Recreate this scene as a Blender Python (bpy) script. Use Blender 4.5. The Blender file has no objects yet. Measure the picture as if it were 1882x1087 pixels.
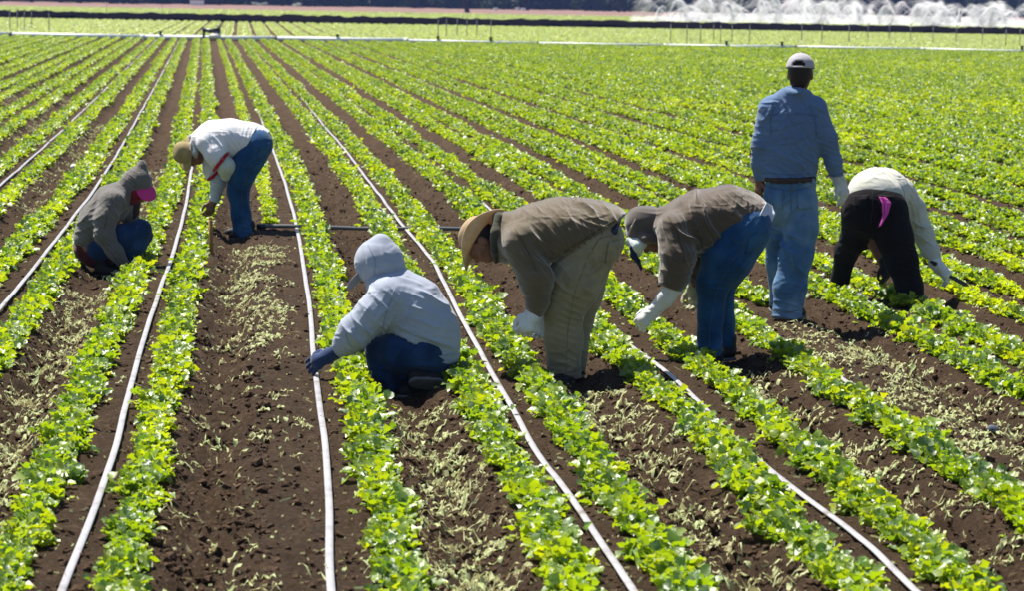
import bpy, math, random
import numpy as np
from mathutils import Matrix, Vector

SC = bpy.context.scene
COL = SC.collection
rng = np.random.default_rng(7)
random.seed(7)
HAZE = True

# ------------------------------------------------------------------ camera
FPX, CX, CY = 4443.0, 941.0, 543.5
CAMH = 2.13
ROLL = math.radians(1.0)
PITCH = math.atan(545.5 / FPX)
YAW = math.atan(471.0 / FPX)

fw = Vector((math.sin(YAW) * math.cos(PITCH), math.cos(YAW) * math.cos(PITCH), -math.sin(PITCH)))
r0 = Vector((math.cos(YAW), -math.sin(YAW), 0))
u0 = r0.cross(fw)
rt = r0 * math.cos(ROLL) + u0 * math.sin(ROLL)
up = u0 * math.cos(ROLL) - r0 * math.sin(ROLL)
cam = bpy.data.cameras.new('camera')
cam.sensor_width = 36
cam.lens = FPX / 1882 * 36
cam.clip_start = 0.5
cam.clip_end = 6000
cam.dof.use_dof = True
cam.dof.focus_distance = 14.6
cam.dof.aperture_fstop = 5.6
cam_o = bpy.data.objects.new('camera', cam)
COL.objects.link(cam_o)
M = Matrix((rt, up, -fw)).transposed().to_4x4()
M.translation = (0, 0, CAMH)
cam_o.matrix_world = M
SC.camera = cam_o

# ------------------------------------------------------------------ world, sun, exposure
SUN = Vector((-0.36, 0.36, 1.0))            # towards the sun, in field axes
SUN = (r0 * SUN.x + Vector((math.sin(YAW), math.cos(YAW), 0)) * SUN.y + Vector((0, 0, 1))).normalized()
elev = math.asin(SUN.z)
azim = math.atan2(SUN.x, SUN.y)
w = bpy.data.worlds.new('World')
SC.world = w
w.use_nodes = True
nt = w.node_tree
sky = nt.nodes.new('ShaderNodeTexSky')
sky.sky_type = 'NISHITA'
sky.sun_disc = False
sky.sun_elevation = elev
sky.sun_rotation = azim
sky.altitude = 50
sky.air_density = 1.0
sky.dust_density = 0.6
sky.ozone_density = 3.5
bg = nt.nodes['Background']
bg.inputs['Strength'].default_value = 0.068
nt.links.new(sky.outputs[0], bg.inputs['Color'])
sl = bpy.data.lights.new('sun', 'SUN')
sl.energy = 5.0
sl.angle = math.radians(0.53)
sl.color = (1.0, 0.94, 0.83)
so = bpy.data.objects.new('sun', sl)
COL.objects.link(so)
so.rotation_euler = SUN.to_track_quat('Z', 'Y').to_euler()
so.location = (0, 0, 30)
SC.view_settings.view_transform = 'Standard'
SC.view_settings.look = 'None'
SC.view_settings.exposure = 0.74
SC.view_settings.gamma = 1.0
SC.view_settings.use_curve_mapping = False
SC.cycles.max_bounces = 8
SC.cycles.transparent_max_bounces = 16
SC.cycles.use_denoising = True

# ------------------------------------------------------------------ pixel <-> place
cr, sr, cp, sp = math.cos(ROLL), math.sin(ROLL), math.cos(PITCH), math.sin(PITCH)
cyw, syw = math.cos(YAW), math.sin(YAW)


def ray(x, y):
    dx, dy = x - CX, y - CY
    X = dx * cr + dy * sr
    Y = -(-dx * sr + dy * cr)
    return X, Y * cp - FPX * sp, FPX * cp + Y * sp      # right, up, forward


def ground_uv(x, y, z=0.0):
    X, U, F = ray(x, y)
    t = (z - CAMH) / U
    X, F = X * t, F * t
    return X * cyw + F * syw, -X * syw + F * cyw


def XF(u, v):
    return u * cyw - v * syw, u * syw + v * cyw


# ------------------------------------------------------------------ helpers
def tag(o, label=None, cat=None, group=None, kind=None):
    if label: o['label'] = label
    if cat: o['category'] = cat
    if group: o['group'] = group
    if kind: o['kind'] = kind
    return o


def link(o, parent=None):
    COL.objects.link(o)
    if parent is not None:
        o.parent = parent
    return o


def np_mesh(name, V, Fc, mat, parent=None, smooth=True, attr=None):
    """V (n,3), Fc (m,3|4) arrays -> one mesh object"""
    V = np.ascontiguousarray(V, dtype=np.float32)
    Fc = np.ascontiguousarray(Fc, dtype=np.int32)
    m, k = Fc.shape
    me = bpy.data.meshes.new(name)
    me.vertices.add(len(V)); me.vertices.foreach_set('co', V.ravel())
    me.loops.add(m * k); me.loops.foreach_set('vertex_index', Fc.ravel())
    me.polygons.add(m)
    me.polygons.foreach_set('loop_start', np.arange(0, m * k, k, dtype=np.int32))
    me.polygons.foreach_set('use_smooth', np.full(m, smooth, dtype=bool))
    if attr is not None:
        for an, av in attr.items():
            a = me.attributes.new(an, 'FLOAT', 'POINT')
            a.data.foreach_set('value', np.ascontiguousarray(av, dtype=np.float32))
    me.update(calc_edges=True)
    if mat is not None:
        me.materials.append(mat)
    o = bpy.data.objects.new(name, me)
    return link(o, parent)


def empty(name, loc=(0, 0, 0), rz=0.0):
    o = bpy.data.objects.new(name, None)
    o.empty_display_size = 0.1
    o.location = loc
    o.rotation_euler = (0, 0, rz)
    return link(o)


_T = rng.random((256, 256)).astype(np.float32)


def vnoise(x, y):
    xi = np.floor(x).astype(np.int64); yi = np.floor(y).astype(np.int64)
    fx = (x - xi).astype(np.float32); fy = (y - yi).astype(np.float32)
    fx = fx * fx * (3 - 2 * fx); fy = fy * fy * (3 - 2 * fy)
    x0, x1, y0, y1 = xi & 255, (xi + 1) & 255, yi & 255, (yi + 1) & 255
    a = _T[x0, y0] * (1 - fx) + _T[x1, y0] * fx
    b = _T[x0, y1] * (1 - fx) + _T[x1, y1] * fx
    return a * (1 - fy) + b * fy


# ------------------------------------------------------------------ materials
def newmat(name):
    m = bpy.data.materials.new(name)
    m.use_nodes = True
    n = m.node_tree
    b = n.nodes['Principled BSDF']
    return m, n, b


def noise(n, scale, detail=3, rough=0.6, coord='Object', vec=None):
    t = n.nodes.new('ShaderNodeTexNoise')
    t.inputs['Scale'].default_value = scale
    t.inputs['Detail'].default_value = detail
    t.inputs['Roughness'].default_value = rough
    if vec is None:
        c = n.nodes.new('ShaderNodeTexCoord')
        n.links.new(c.outputs[coord], t.inputs['Vector'])
    else:
        n.links.new(vec, t.inputs['Vector'])
    return t.outputs['Fac']


def ramp(n, fac, stops):
    r = n.nodes.new('ShaderNodeValToRGB')
    el = r.color_ramp.elements
    while len(el) > 1: el.remove(el[-1])
    el[0].position, el[0].color = stops[0][0], (*stops[0][1], 1)
    for p, c in stops[1:]:
        e = el.new(p); e.color = (*c, 1)
    n.links.new(fac, r.inputs[0])
    return r.outputs[0]


def bump(n, b, h, strength, dist=0.01):
    bn = n.nodes.new('ShaderNodeBump')
    bn.inputs['Strength'].default_value = strength
    bn.inputs['Distance'].default_value = dist
    n.links.new(h, bn.inputs['Height'])
    n.links.new(bn.outputs[0], b.inputs['Normal'])


def mat_plain(name, col, rough=0.7, var=0.15, scale=20, metal=0.0, bstr=0.15, bscale=80, spec=0.3):
    m, n, b = newmat(name)
    f = noise(n, scale, 4)
    lo = tuple(c * (1 - var) for c in col); hi = tuple(min(1, c * (1 + var)) for c in col)
    n.links.new(ramp(n, f, [(0.3, lo), (0.7, hi)]), b.inputs['Base Color'])
    b.inputs['Roughness'].default_value = rough
    b.inputs['Metallic'].default_value = metal
    b.inputs['Specular IOR Level'].default_value = spec
    if bstr:
        bump(n, b, noise(n, bscale, 3), bstr, 0.004)
    return m


def mat_cloth(name, col, var=0.12, rough=0.9, weave=420, fold=0.5, dirt=None, fscale=9, fade=None, sheen=0.25):
    m, n, b = newmat(name)
    tc = n.nodes.new('ShaderNodeTexCoord')
    f1 = noise(n, 6, 5, 0.6)
    lo = tuple(c * (1 - var) for c in col); hi = tuple(min(1, c * (1 + var)) for c in col)
    c = ramp(n, f1, [(0.32, lo), (0.68, hi)])
    if fade:
        f2 = noise(n, 3.1, 3, 0.5)
        mx = n.nodes.new('ShaderNodeMix'); mx.data_type = 'RGBA'
        r = ramp(n, f2, [(0.45, (0, 0, 0)), (0.66, (1, 1, 1))])
        n.links.new(r, mx.inputs['Factor'])
        n.links.new(c, mx.inputs['A']); mx.inputs['B'].default_value = (*fade, 1)
        c = mx.outputs['Result']
    if dirt:
        f3 = noise(n, 7, 5, 0.7)
        mx = n.nodes.new('ShaderNodeMix'); mx.data_type = 'RGBA'
        r = ramp(n, f3, [(0.55, (0, 0, 0)), (0.75, (0.7, 0.7, 0.7))])
        n.links.new(r, mx.inputs['Factor'])
        n.links.new(c, mx.inputs['A']); mx.inputs['B'].default_value = (*dirt, 1)
        c = mx.outputs['Result']
    n.links.new(c, b.inputs['Base Color'])
    b.inputs['Roughness'].default_value = rough
    b.inputs['Specular IOR Level'].default_value = 0.15
    b.inputs['Sheen Weight'].default_value = sheen
    b.inputs['Sheen Roughness'].default_value = 0.5
    # fold relief: stretched noise + weave
    mp = n.nodes.new('ShaderNodeMapping')
    mp.inputs['Rotation'].default_value = (0.5, 0.7, 0.4)
    mp.inputs['Scale'].default_value = (1.0, 1.0, 2.6)
    n.links.new(tc.outputs['Object'], mp.inputs['Vector'])
    nz = n.nodes.new('ShaderNodeTexNoise')
    nz.noise_type = 'RIDGED_MULTIFRACTAL'
    nz.inputs['Scale'].default_value = fscale * .62
    nz.inputs['Detail'].default_value = 2.2
    nz.inputs['Roughness'].default_value = .45
    nz.inputs['Distortion'].default_value = 0.9
    n.links.new(mp.outputs[0], nz.inputs['Vector'])
    fo = nz.outputs['Fac']
    we = noise(n, weave, 1, 0.5)
    ad = n.nodes.new('ShaderNodeMath'); ad.operation = 'MULTIPLY_ADD'
    ad.inputs[1].default_value = 0.05
    n.links.new(we, ad.inputs[0]); n.links.new(fo, ad.inputs[2])
    bump(n, b, ad.outputs[0], fold * 1.3, 0.035)
    return m


# soil
def mat_soil(name, dark, mid, light, fine=1.0):
    m, n, b = newmat(name)
    f = noise(n, 3.0, 8, 0.72)
    g = noise(n, 42, 6, 0.7)
    mx = n.nodes.new('ShaderNodeMath'); mx.operation = 'MULTIPLY_ADD'
    mx.inputs[1].default_value = 0.6
    n.links.new(g, mx.inputs[0])
    ml = n.nodes.new('ShaderNodeMath'); ml.operation = 'MULTIPLY'; ml.inputs[1].default_value = 0.4
    n.links.new(f, ml.inputs[0]); n.links.new(ml.outputs[0], mx.inputs[2])
    n.links.new(ramp(n, mx.outputs[0], [(0.30, dark), (0.52, mid), (0.74, light)]), b.inputs['Base Color'])
    b.inputs['Roughness'].default_value = 0.95
    b.inputs['Specular IOR Level'].default_value = 0.0 if light[0] < .05 else 0.12
    bump(n, b, noise(n, 34, 7, 0.8), 1.0 * fine, 0.05)
    return m


M_SOIL = mat_soil('soil', (0.036, 0.022, 0.012), (0.096, 0.061, 0.037), (0.25, 0.175, 0.115))
M_CLOD = mat_soil('soil_clod', (0.04, 0.024, 0.014), (0.09, 0.055, 0.034), (0.22, 0.15, 0.10), 0.5)
M_WETSOIL = mat_soil('wet_soil', (0.003, 0.0025, 0.003), (0.006, 0.0045, 0.005), (0.016, 0.010, 0.009))
M_FALLOW = mat_soil('fallow_soil', (0.17, 0.10, 0.085), (0.26, 0.165, 0.14), (0.36, 0.25, 0.21), 0.3)
M_GROUND = mat_soil('far_ground', (0.06, 0.05, 0.03), (0.10, 0.085, 0.05), (0.16, 0.13, 0.09), 0.3)


def mat_leaf(name, cols, trans, rough=0.42, tmix=0.5, spec=0.5, coat=0.0):
    """cols: ramp stops over the leaf's own tint; the blade lets sunlight through"""
    m, n, b = newmat(name)
    at = n.nodes.new('ShaderNodeAttribute'); at.attribute_name = 'tint'
    oi = n.nodes.new('ShaderNodeObjectInfo')
    a = n.nodes.new('ShaderNodeMath'); a.operation = 'MULTIPLY_ADD'
    a.inputs[1].default_value = 0.30
    n.links.new(oi.outputs['Random'], a.inputs[0])
    s = n.nodes.new('ShaderNodeMath'); s.operation = 'MULTIPLY'; s.inputs[1].default_value = 0.7
    n.links.new(at.outputs['Fac'], s.inputs[0]); n.links.new(s.outputs[0], a.inputs[2])
    c = ramp(n, a.outputs[0], cols)
    n.links.new(c, b.inputs['Base Color'])
    b.inputs['Roughness'].default_value = rough
    b.inputs['Specular IOR Level'].default_value = spec
    tr = n.nodes.new('ShaderNodeBsdfTranslucent')
    tc = ramp(n, a.outputs[0], trans)
    n.links.new(tc, tr.inputs['Color'])
    mix = n.nodes.new('ShaderNodeMixShader')
    mix.inputs[0].default_value = tmix
    out = n.nodes['Material Output']
    n.links.new(b.outputs[0], mix.inputs[1]); n.links.new(tr.outputs[0], mix.inputs[2])
    n.links.new(mix.outputs[0], out.inputs['Surface'])
    b.inputs['Coat Weight'].default_value = coat
    b.inputs['IOR'].default_value = 1.6 if coat else 1.45
    b.inputs['Coat Roughness'].default_value = 0.46
    bump(n, b, noise(n, 70, 2), 0.35, 0.006)
    return m


M_LEAF = mat_leaf('lettuce_leaf',
                  [(0.0, (0.025, 0.075, 0.018)), (0.28, (0.09, 0.19, 0.014)), (0.65, (0.20, 0.31, 0.018)), (1.0, (0.32, 0.40, 0.022))],
                  [(0.0, (0.13, 0.31, 0.010)), (0.30, (0.44, 0.66, 0.006)), (0.7, (0.64, 0.77, 0.006)), (1.0, (0.84, 0.84, 0.008))], rough=0.46, spec=1.0, tmix=0.40, coat=.3)
M_LEAFY = mat_leaf('pale_lettuce_leaf',
                   [(0.0, (0.16, 0.26, 0.012)), (1.0, (0.32, 0.42, 0.016))],
                   [(0.0, (0.50, 0.68, 0.006)), (1.0, (0.78, 0.83, 0.006))], spec=0.7, rough=0.42, coat=.2)
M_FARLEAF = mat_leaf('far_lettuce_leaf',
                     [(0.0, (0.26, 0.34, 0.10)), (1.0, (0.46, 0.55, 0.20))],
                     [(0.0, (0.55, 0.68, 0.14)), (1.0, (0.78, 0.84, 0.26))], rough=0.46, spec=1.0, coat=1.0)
M_WILT = mat_leaf('wilted_leaf',
                  [(0.0, (0.24, 0.18, 0.09)), (0.2, (0.50, 0.50, 0.26)), (0.65, (0.58, 0.68, 0.33)), (1.0, (0.22, 0.36, 0.06))],
                  [(0.0, (0.30, 0.24, 0.12)), (0.7, (0.60, 0.62, 0.30)), (1.0, (0.35, 0.55, 0.08))], rough=0.6, tmix=0.3, spec=0.3)
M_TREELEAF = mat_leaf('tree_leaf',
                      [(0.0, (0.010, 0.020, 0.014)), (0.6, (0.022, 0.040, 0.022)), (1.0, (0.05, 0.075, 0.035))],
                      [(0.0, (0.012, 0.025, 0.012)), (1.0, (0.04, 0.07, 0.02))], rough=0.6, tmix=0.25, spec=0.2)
M_BUSHLEAF = mat_leaf('bush_leaf',
                      [(0.0, (0.12, 0.17, 0.11)), (1.0, (0.34, 0.40, 0.27))],
                      [(0.0, (0.10, 0.16, 0.06)), (1.0, (0.2, 0.3, 0.10))], rough=0.6, tmix=0.3)
M_PALEBUSH = mat_leaf('pale_bush_leaf',
                      [(0.0, (0.35, 0.38, 0.34)), (1.0, (0.72, 0.74, 0.72))],
                      [(0.0, (0.2, 0.25, 0.2)), (1.0, (0.4, 0.45, 0.4))], rough=0.6, tmix=0.2)
M_BARK = mat_plain('bark', (0.045, 0.035, 0.03), 0.95, 0.4, 8, bstr=0.6, bscale=20)
M_TAPE = mat_plain('drip_tape_plastic', (0.43, 0.42, 0.45), 0.42, 0.10, 9, bstr=0.3, bscale=40, spec=0.5)
_n = M_TAPE.node_tree
_b = _n.nodes['Principled BSDF']
_src = _b.inputs['Base Color'].links[0].from_socket
_mx = _n.nodes.new('ShaderNodeMix'); _mx.data_type = 'RGBA'
_n.links.new(ramp(_n, noise(_n, 5, 6, .75), [(.52, (0, 0, 0)), (.72, (.75, .75, .75))]), _mx.inputs['Factor'])
_n.links.new(_src, _mx.inputs['A']); _mx.inputs['B'].default_value = (.17, .12, .09, 1)
_n.links.new(_mx.outputs['Result'], _b.inputs['Base Color'])
M_CROSSP = mat_plain('grey_black_pipe', (0.10, 0.11, 0.12), 0.30, 0.2, 10, bstr=0.05, spec=0.8)
M_PIPEW = mat_plain('aluminium_pipe', (0.86, 0.87, 0.88), 0.45, 0.05, 3, metal=0.0, bstr=0.05, spec=0.5)
M_BLACKP = mat_plain('black_plastic', (0.018, 0.020, 0.026), 0.35, 0.2, 10, bstr=0.05, spec=0.5)
M_GREYM = mat_plain('grey_metal', (0.17, 0.18, 0.17), 0.5, 0.15, 10, metal=0.2, bstr=0.05)
M_WHITEP = mat_plain('white_paint', (0.80, 0.80, 0.80), 0.5, 0.05, 5, bstr=0.03)
M_BLUEP = mat_plain('blue_paint', (0.06, 0.14, 0.32), 0.45, 0.1, 5, bstr=0.03)
M_WOOD = mat_plain('wood', (0.30, 0.17, 0.055), 0.7, 0.25, 30, bstr=0.2)
M_STEEL = mat_plain('dark_steel', (0.06, 0.06, 0.065), 0.4, 0.2, 20, metal=0.7, bstr=0.05)
M_PAPER = mat_plain('paper', (0.80, 0.80, 0.80), 0.8, 0.05, 20, bstr=0.1)
M_STONE = mat_plain('stone', (0.10, 0.11, 0.15), 0.8, 0.3, 20, bstr=0.5, bscale=30)

SKIN = mat_plain('skin', (0.22, 0.098, 0.058), 0.5, 0.12, 30, bstr=0.1, bscale=150, spec=0.4)
HAIR = mat_plain('dark_hair', (0.024, 0.014, 0.010), 0.5, 0.3, 60, bstr=0.5, bscale=200)
BOOT = mat_plain('boot_leather', (0.022, 0.017, 0.016), 0.6, 0.4, 15, bstr=0.2)
SOLE = mat_plain('shoe_sole', (0.15, 0.145, 0.15), 0.8, 0.2, 30, bstr=0.2)
G_WHITE = mat_cloth('white_glove', (0.74, 0.74, 0.73), 0.06, fold=0.3, dirt=(0.36, 0.33, 0.25))
G_BLUE = mat_cloth('navy_glove', (0.03, 0.05, 0.13), 0.2, fold=0.3)
G_DARK = mat_cloth('dark_glove', (0.03, 0.026, 0.03), 0.2, fold=0.3)
EYE = mat_plain('eye', (0.55, 0.52, 0.48), 0.15, 0.05, 5, bstr=0, spec=0.6)


def mat_straw(name, c0, c1):
    m, n, b = newmat(name)
    wv = n.nodes.new('ShaderNodeTexWave')
    wv.inputs['Scale'].default_value = 60
    wv.inputs['Distortion'].default_value = 3
    tc = n.nodes.new('ShaderNodeTexCoord')
    n.links.new(tc.outputs['Object'], wv.inputs['Vector'])
    n.links.new(ramp(n, noise(n, 25, 4), [(0.3, c0), (0.7, c1)]), b.inputs['Base Color'])
    b.inputs['Roughness'].default_value = 0.75
    bump(n, b, wv.outputs['Fac'], 0.4, 0.004)
    tr = n.nodes.new('ShaderNodeBsdfTranslucent'); tr.inputs[0].default_value = (*c1, 1)
    mix = n.nodes.new('ShaderNodeMixShader'); mix.inputs[0].default_value = 0.25
    n.links.new(b.outputs[0], mix.inputs[1]); n.links.new(tr.outputs[0], mix.inputs[2])
    n.links.new(mix.outputs[0], n.nodes['Material Output'].inputs['Surface'])
    return m


STRAW = mat_straw('straw', (0.50, 0.36, 0.20), (0.68, 0.52, 0.33))
STRAW2 = mat_straw('khaki_straw', (0.42, 0.32, 0.13), (0.55, 0.44, 0.22))

# ------------------------------------------------------------------ the field: beds, furrows
BED, BED0 = 1.016, 0.33


def bend(v):
    s = np.minimum(np.asarray(v, dtype=np.float64), 115.0) - 26.0
    return -0.01125 * (s + np.sqrt(s * s + 30.0)) - 0.0075 * np.maximum(np.asarray(v, dtype=np.float64) - 115.0, 0)


def along(u, v0):
    """the cross lines of the farm (pipe, bank, far strips) run a little askew to the rows"""
    return v0 - 0.06 * (np.asarray(u, dtype=np.float64) - 8.0)


def bed_du(u, v):
    t = (u - bend(v) - BED0) / BED
    return (t - np.round(t)) * BED


def soil_z(u, v, rough=True):
    u = np.asarray(u, dtype=np.float64); v = np.asarray(v, dtype=np.float64)
    du = np.abs(bed_du(u, v))
    t = np.clip((du - 0.30) / 0.17, 0, 1)
    z = -0.085 * t * t * (3 - 2 * t)
    z = z * np.clip((185.0 - v) / 1.0, 0, 1)
    if rough:
        a = 0.35 + 0.65 * t
        n1 = vnoise(u * 2.3 + 3, v * 1.7) - 0.5
        n2 = vnoise(u * 11 + 50, v * 8) - 0.5
        n3 = vnoise(u * 24 + 9, v * 19 + 70)
        n4 = vnoise(u * 47 + 19, v * 36 + 7) - 0.5
        cl = np.clip(n3 - 0.5, 0, 1)
        fade = np.clip(40.0 / np.maximum(v, 1) - 0.2, 0.15, 1)
        n5 = vnoise(u * 33 + 119, v * 27 + 17)
        z = z + a * (0.032 * n1 + 0.034 * n2 + fade * (0.085 * cl + 0.05 * np.clip(n5 - .45, 0, 1) + 0.022 * n4))
    return z


# near and middle field: a sheet whose cells grow with distance
NR, NC = 900, 560
Fd = 6.5 * (205.0 / 6.5) ** (np.linspace(0, 1, NR))
c = np.linspace(-1, 1, NC)
FF, CC = np.meshgrid(Fd, c, indexing='ij')
XX = CC * (FF * 0.245 + 2.2)
UU = XX * cyw + FF * syw
VV = -XX * syw + FF * cyw
ZZ = soil_z(UU, VV)
idx = np.arange(NR * NC).reshape(NR, NC)
Q = np.stack([idx[:-1, :-1], idx[:-1, 1:], idx[1:, 1:], idx[1:, :-1]], -1).reshape(-1, 4)
soil = np_mesh('field_soil', np.stack([UU, VV, ZZ], -1).reshape(-1, 3), Q, M_SOIL)
tag(soil, 'dark brown tilled soil raised into long beds with furrows', kind='structure')

S = 3000.0
gp = np.array([[-S, -S, -0.35], [S, -S, -0.35], [S, S, -0.35], [-S, S, -0.35]])
g = np_mesh('ground', gp, np.array([[0, 1, 2, 3]]), M_GROUND)
tag(g, 'flat farm land reaching to the horizon', kind='structure')


def quad_sheet(name, v0, v1, z, mat, label, u0=-110, u1=210, nu=60, nv=8, amp=0.0, fr=.7):
    uu, tt = np.meshgrid(np.linspace(u0, u1, nu), np.linspace(0, 1, nv))
    vv = along(uu, v0) * (1 - tt) + along(uu, v1) * tt
    zz = np.full_like(uu, z) + amp * (vnoise(uu * fr + 5, vv * fr) - .5)
    i = np.arange(nu * nv).reshape(nv, nu)
    q = np.stack([i[:-1, :-1], i[:-1, 1:], i[1:, 1:], i[1:, :-1]], -1).reshape(-1, 4)
    return tag(np_mesh(name, np.stack([uu, vv, zz], -1).reshape(-1, 3), q, mat), label, kind='structure')


quad_sheet('fallow_ground', 322, 640, 0.06, M_FALLOW, 'pinkish brown bare field in front of the dark wood', u0=-160, u1=260, amp=0.15, nu=210, nv=80)
quad_sheet('strip_ground', 233, 322.5, -0.06, M_SOIL, 'dark soil under the far strip of pale crop', u0=-110, u1=180)
quad_sheet('wet_bank', 185, 234, 0.10, M_WETSOIL, 'almost black band of wet ploughed soil across the field', u0=-80, u1=140, nu=420, nv=70, amp=0.55, fr=.8)

# ------------------------------------------------------------------ lettuce
def leaf_grid(nx, ny):
    s, t = np.meshgrid(np.linspace(-1, 1, nx), np.linspace(0, 1, ny))
    i = np.arange(nx * ny).reshape(ny, nx)
    q = np.stack([i[:-1, :-1], i[:-1, 1:], i[1:, 1:], i[1:, :-1]], -1).reshape(-1, 4)
    return s.ravel(), t.ravel(), q


def make_leaves(n, L, W, R, pitch, nx=4, ny=5, seed=0, spread=0.055, zbase=0.0):
    """a clump of rounded, cupped, wavy leaves"""
    r = np.random.default_rng(seed)
    s, t, q = leaf_grid(nx, ny)
    V, Fq, T = [], [], []
    for k in range(n):
        az = r.uniform(0, 2 * math.pi)
        f = (k + .5) / n
        el = math.radians(pitch[0] + (pitch[1] - pitch[0]) * f + r.normal(0, 13))
        ln = L * r.uniform(.75, 1.2) * (1.05 - .3 * f)
        wd = W * r.uniform(.8, 1.2)
        width = wd * np.sqrt(np.clip(np.sin(np.pi * np.clip(t, .03, .96) ** .72), 0, 1)) * .5
        x = s * width
        y = t * ln
        z = (s ** 2) * width * r.uniform(.15, .75) + .006 * np.sin(t * 9 + s * 4 + r.uniform(0, 6)) - .22 * ln * t ** 2 * r.uniform(.1, 1.3)
        ce, se = math.cos(el), math.sin(el)
        y2, z2 = y * ce - z * se, y * se + z * ce
        tw = r.normal(0, .35)
        x2 = x * math.cos(tw) - z2 * math.sin(tw) * .3
        z2 = z2 + x * math.sin(tw)
        rad = r.uniform(0, R)
        ca, sa = math.cos(az), math.sin(az)
        px, py = np.clip(r.normal(0, spread * .6, 2), -spread * .85, spread * .85)
        X = px + ca * (y2 + rad * .3) - sa * x2
        Y = py + sa * (y2 + rad * .3) + ca * x2
        Z = zbase + r.uniform(.0, .06) * (.6 + .6 * f) + z2
        V.append(np.stack([X, Y, Z], -1)); Fq.append(q + k * len(s)); T.append(np.full(len(s), np.clip(r.normal(.5, .25), 0, 1)))
    return np.concatenate(V), np.concatenate(Fq), np.concatenate(T)


def make_plant_mesh(seed, mat, name='lettuce_plant', n=56, L=.044, W=.042, pitch=(10, 62), nx=3, ny=4, spread=.062):
    V, Fq, T = make_leaves(n, L, W, .08, pitch, nx, ny, seed, spread=spread)
    V[:, 2] = np.maximum(V[:, 2], -.02)
    o = np_mesh(name, V, Fq, mat, attr={'tint': T})
    return o


feet_clear = []        # (u, v, r): no plants where people stand


def gn_instances(name, pts, rots, scales, which, sources, mat=None):
    """one object whose points carry copies of the source plants"""
    me = bpy.data.meshes.new(name)
    me.vertices.add(len(pts)); me.vertices.foreach_set('co', np.ascontiguousarray(pts, np.float32).ravel())
    a = me.attributes.new('rot', 'FLOAT_VECTOR', 'POINT'); a.data.foreach_set('vector', np.ascontiguousarray(rots, np.float32).ravel())
    a = me.attributes.new('scl', 'FLOAT_VECTOR', 'POINT'); a.data.foreach_set('vector', np.ascontiguousarray(scales, np.float32).ravel())
    a = me.attributes.new('which', 'INT', 'POINT'); a.data.foreach_set('value', np.ascontiguousarray(which, np.int32))
    me.update()
    o = link(bpy.data.objects.new(name, me))
    ng = bpy.data.node_groups.new(name, 'GeometryNodeTree')
    ng.interface.new_socket('Geometry', in_out='INPUT', socket_type='NodeSocketGeometry')
    ng.interface.new_socket('Geometry', in_out='OUTPUT', socket_type='NodeSocketGeometry')
    N, Lk = ng.nodes, ng.links
    gi, go = N.new('NodeGroupInput'), N.new('NodeGroupOutput')
    jn = N.new('GeometryNodeJoinGeometry')
    for s in reversed(sources):
        oi = N.new('GeometryNodeObjectInfo')
        oi.inputs['Object'].default_value = s
        oi.inputs['As Instance'].default_value = True
        Lk.new(oi.outputs['Geometry'], jn.inputs[0])
    ip = N.new('GeometryNodeInstanceOnPoints')
    ip.inputs['Pick Instance'].default_value = True
    def attr(nm, dt):
        x = N.new('GeometryNodeInputNamedAttribute'); x.data_type = dt
        x.inputs['Name'].default_value = nm
        return x.outputs['Attribute']
    mp = N.new('GeometryNodeMeshToPoints')
    Lk.new(gi.outputs[0], mp.inputs['Mesh'])
    Lk.new(mp.outputs[0], ip.inputs['Points'])
    Lk.new(jn.outputs[0], ip.inputs['Instance'])
    Lk.new(attr('which', 'INT'), ip.inputs['Instance Index'])
    Lk.new(attr('rot', 'FLOAT_VECTOR'), ip.inputs['Rotation'])
    Lk.new(attr('scl', 'FLOAT_VECTOR'), ip.inputs['Scale'])
    Lk.new(ip.outputs[0], go.inputs[0])
    md = o.modifiers.new('scatter', 'NODES'); md.node_group = ng
    return o


# ------------------------------------------------------------------ where the people stand (foot pixel, forward distance)
STAND = {'brown_hood': (195, 503, 17.96), 'white_shirt': (446, 437, 20.76), 'grey_hood': (755, 722, 12.88),
         'straw_hat': (1040, 702, 13.39), 'bucket_hat': (1312, 668, 14.16), 'standing': (1448, 587, 16.15),
         'black_trousers': (1620, 556, 17.0)}
for x, y, r in [(200, 500, .24), (230, 500, .15), (165, 490, .2), (446, 437, .16), (425, 437, .12), (745, 722, .26), (790, 700, .25), (700, 722, .16),
                (1040, 702, .15), (1050, 690, .12), (1312, 668, .15), (1335, 655, .14), (1448, 587, .16), (1425, 570, .10), (1685, 572, .20), (1690, 590, .16), (1542, 550, .13), (215, 515, .16), (243, 508, .10)]:
    feet_clear.append((*ground_uv(x, y, -.05), r))


def in_feet(u, v):
    k = np.zeros(len(u), bool)
    for a, b, r in feet_clear:
        k |= (u - a) ** 2 + (v - b) ** 2 < r * r
    return k


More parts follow.
